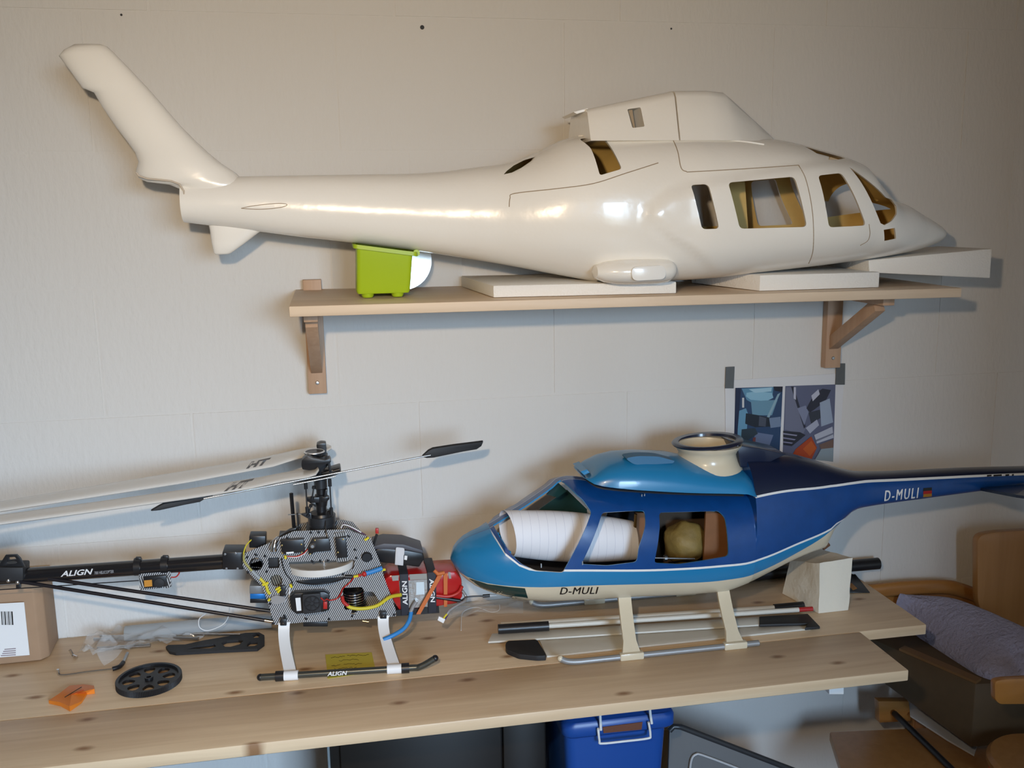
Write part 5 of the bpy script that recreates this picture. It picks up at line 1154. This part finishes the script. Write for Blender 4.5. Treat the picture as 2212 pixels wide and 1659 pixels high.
tube('wire_handle', [U(x, y, hy) for x, y in [(1293, 1580), (1292, 1576), (1297, 1605), (1302, 1607), (1400, 1595), (1405, 1590), (1402, 1560)]][0:1]+smoothpath([U(x, y, hy) for x, y in [(1292, 1574), (1295, 1600), (1300, 1606), (1350, 1601), (1399, 1595), (1405, 1588), (1401, 1560)]], 4), .0022, wirem, bn, 8)
for px in ([(1296, 1540), (1297, 1560), (1298, 1577)], [(1403, 1525), (1405, 1545), (1408, 1563)]): tube('wire_clip', [U(x, y, hy+.002) for x, y in px], .0026, wirem, bn, 8)
pxpoly('grip_slot', [(1302, 1571), (1388, 1560), (1386, 1576), (1304, 1584)], BYf-.0135, .014, mat('brown_grip', (.13, .045, .02), .7, bump=(200, .001)), bn)
# grey translucent lid leaning on the right
gl_ = mat('smoked_plastic', (.2, .205, .21), .3, alpha=.8)
GY = -.24
ld = thing('smoked_tray', 'grey smoked plastic tray leaning beside the blue bin under the bench', 'tray', U(1560, 1700, GY))
q = rounded([(1447, 1571), (1462, 1568), (1720, 1668), (1740, 1760), (1440, 1760)], 8)
pxpoly('panel', q, GY, .006, gl_, ld)
tube('lid_edge', [U(x, y, GY-.001) for x, y in [(1446, 1578), (1455, 1569), (1470, 1570), (1720, 1666)]], .006, mat('dark_smoked_edge', (.03, .032, .036), .35), ld, 8)
tube('wire_clip', smoothpath([U(x, y, GY-.006) for x, y in [(1490, 1665), (1494, 1640), (1503, 1630), (1520, 1632), (1600, 1662)]], 5), .0024, mat('pale_wire', (.5, .51, .52), .35), ld, 8)
# brown things behind the bin
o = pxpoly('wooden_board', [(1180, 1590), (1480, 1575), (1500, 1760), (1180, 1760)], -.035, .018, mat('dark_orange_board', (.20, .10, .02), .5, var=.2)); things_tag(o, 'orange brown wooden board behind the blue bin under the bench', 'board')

# ------------------------------------------------------------------ corner seat at the right
ch = thing('wooden_chair', 'orange wooden chair with rounded plywood back at the right edge', 'chair', (1.45, -.2, FLOOR))
CB = -.10
pxpoly('backrest', rounded([(2112, 1158), (2150, 1150), (2330, 1140), (2330, 1420), (2112, 1330)], 46, 8), CB, .018, ply, ch, bevel=.003)
rl = [(1840, 1282), (1885, 1277), (1960, 1270), (2040, 1268), (2080, 1276), (2112, 1288)]
R = []
for (x, y) in [(p.x, p.y) for p in smoothpath([Vector((x, y, 0)) for x, y in rl], 5)]:
    c = U(x, y, -.030); R.append([c+Vector((0, .010*math.cos(a), .018*math.sin(a))) for a in np.linspace(0, 2*math.pi, 12, endpoint=False)])
MB().rings(R).build('back_rail', orange_wood, ch, True, 60)
pxpoly('seat_apron', [(1850, 1290), (2110, 1280), (2110, 1420), (1850, 1400)], -.022, .012, orange_wood, ch)
seatz = .36
sq = [UZ(1792, 1580, seatz), UZ(1860, 1800, seatz), UZ(2360, 1760, seatz), UZ(2250, 1560, seatz)]
MB().hexa(sq, [p+Vector((0, 0, -.022)) for p in sq]).build('seat', ply, ch, bevel=.004)
pxpoly('armrest', rounded([(2149, 1472), (2170, 1468), (2300, 1462), (2300, 1520), (2160, 1521), (2150, 1512)], 8), -.50, .012, mat('orange_arm', (.36, .15, .03), .35, coat=.3, var=.1), ch, bevel=.004)
pxpoly('side_frame', [(1898, 1515), (1964, 1515), (1968, 1558), (1900, 1562)], -.11, .02, orange_wood, ch, bevel=.002)
for x, y in ((1.30, -.06), (1.62, -.06), (1.2, -.30), (1.62, -.32)): MB().box((x, y, (FLOOR+seatz-.022)/2), (.035, .035, seatz-.022-FLOOR-.001)).build('leg', orange_wood, ch, bevel=.003)
# dark box with the blanket on it
bxm = mat('dark_brown_card', (.075, .048, .022), .7, var=.15)
bzt_ = .54
A, B = UZ(1878, 1378, bzt_), UZ(2108, 1478, bzt_); C_ = UZ(2330, 1463, bzt_); D_ = A+(C_-B)
hgt = .142
bx = thing('storage_box', 'large dark brown box on the wooden chair with a blanket over it', 'box', (A+C_)/2-Vector((0, 0, hgt)))
MB().hexa([A, B, C_, D_], [p+Vector((.0, .0, -q_)) for p, q_ in zip((A, B, C_, D_), (hgt-.06, hgt, hgt, hgt-.06))]).build('box_body', bxm, bx, bevel=.002)
n_ = (B-A).cross(Vector((0, 0, 1))).normalized()
q = [A+(B-A)*.3, B+Vector((0, 0, 0)), B+Vector((.02, .01, 0)), A+(B-A)*.3+Vector((.02, .01, 0))]
MB().hexa([p+Vector((0, 0, .006)) for p in q], [p+Vector((0, 0, .0004)) for p in q]).build('rim_strip', mat('brown_rim', (.16, .085, .03), .6), bx)
# paper under the box, stick, orange cloth
psz = seatz+.0015
q = [UZ(x, y, psz) for x, y in [(1962, 1512), (2113, 1606), (2104, 1634), (2045, 1600), (1966, 1548)]]
o = MB().prism([[p+Vector((0, 0, .004)) for p in q]], (0, 0, -.004)).build('paper_stack', mat('grey_white_paper', (.55, .56, .58), .7)); things_tag(o, 'white papers lying on the chair seat below the dark brown box', 'paper')
o = tube('black_stick', [UZ(1932, 1541, seatz+.010), UZ(2085, 1690, seatz+.010)], .007, black, None, 10); things_tag(o, 'black stick lying across the wooden chair seat', 'stick')
# blanket
lav = mat('lavender_fleece', (.33, .33, .46), .95, bump=(110, .008))
N_ = 46; M_ = 40; vs = []
Bl = [UZ(1936, 1310, .62), UZ(1990, 1372, bzt_), B+Vector((.05, .03, .0)), UZ(2400, 1480, bzt_+.03), UZ(2420, 1300, .62)]
e0 = [UZ(1935, 1308, bzt_+.055), UZ(1952, 1338, bzt_+.025), UZ(1998, 1376, bzt_+.012), UZ(2070, 1424, bzt_+.010), UZ(2120, 1452, bzt_+.012), UZ(2165, 1466, bzt_+.012), UZ(2212, 1463, bzt_+.03), UZ(2290, 1470, bzt_+.03)]
e1 = [UZ(1945, 1288, bzt_+.07), UZ(1990, 1287, bzt_+.075), UZ(2060, 1293, bzt_+.085), UZ(2130, 1318, bzt_+.085), UZ(2180, 1340, bzt_+.085), UZ(2230, 1362, bzt_+.085), UZ(2290, 1380, bzt_+.085), UZ(2330, 1392, bzt_+.085)]
s0, s1_ = smoothpath(e0, 7), smoothpath(e1, 7); N_ = len(s0)
for i in range(N_):
    for j in range(M_):
        v = j/(M_-1); p = s0[i].lerp(s1_[i], v); bul = math.sin(math.pi*v)**.7*.018
        fold = .012*mnoise.noise(Vector((p.x*9, p.y*14, 2.2)))+.004*mnoise.noise(p*45)+.012*max(0, mnoise.noise(Vector((p.x*7+p.y*11, 4.4, 0))))
        vs.append(p+Vector((0, -.006*math.sin(math.pi*v), bul+fold*math.sin(math.pi*min(1, v*1.2+.12)))))
lo = len(vs)
for i in range(N_):
    vs.append(Vector((s0[i].x, s0[i].y+.004, max(bzt_+.001, s0[i].z-.012))))
fs = [(i*M_+j, i*M_+j+1, (i+1)*M_+j+1, (i+1)*M_+j) for i in range(N_-1) for j in range(M_-1)]+[(lo+i, i*M_, (i+1)*M_, lo+i+1) for i in range(N_-1)]
o = MB().add(vs, fs).build('blanket', lav, None, True, 80); things_tag(o, 'crumpled lavender grey fleece blanket heaped on the dark brown box', 'blanket')
# stool edge and orange cloth in the bottom corner
o = MB().lathe(UZ(2262, 1640, .45)-Vector((0, 0, .03)), [(.001, 0), (.10, 0), (.105, .008), (.105, .018), (.098, .026), (.001, .026)], 48).build('stool_seat', ply, None, True, 40)
things_tag(o, 'round wooden seat edge in the bottom right corner', 'stool')
o = MB().sphere(UZ(2172, 1668, .40), 1., 16, (.03, .03, .03), lambda d: 1+.25*mnoise.noise(d*45)).build('orange_cloth', mat('orange_cloth', (.55, .08, .01), .8), None, True); things_tag(o, 'orange cloth peeking out at the bottom right corner', 'cloth')
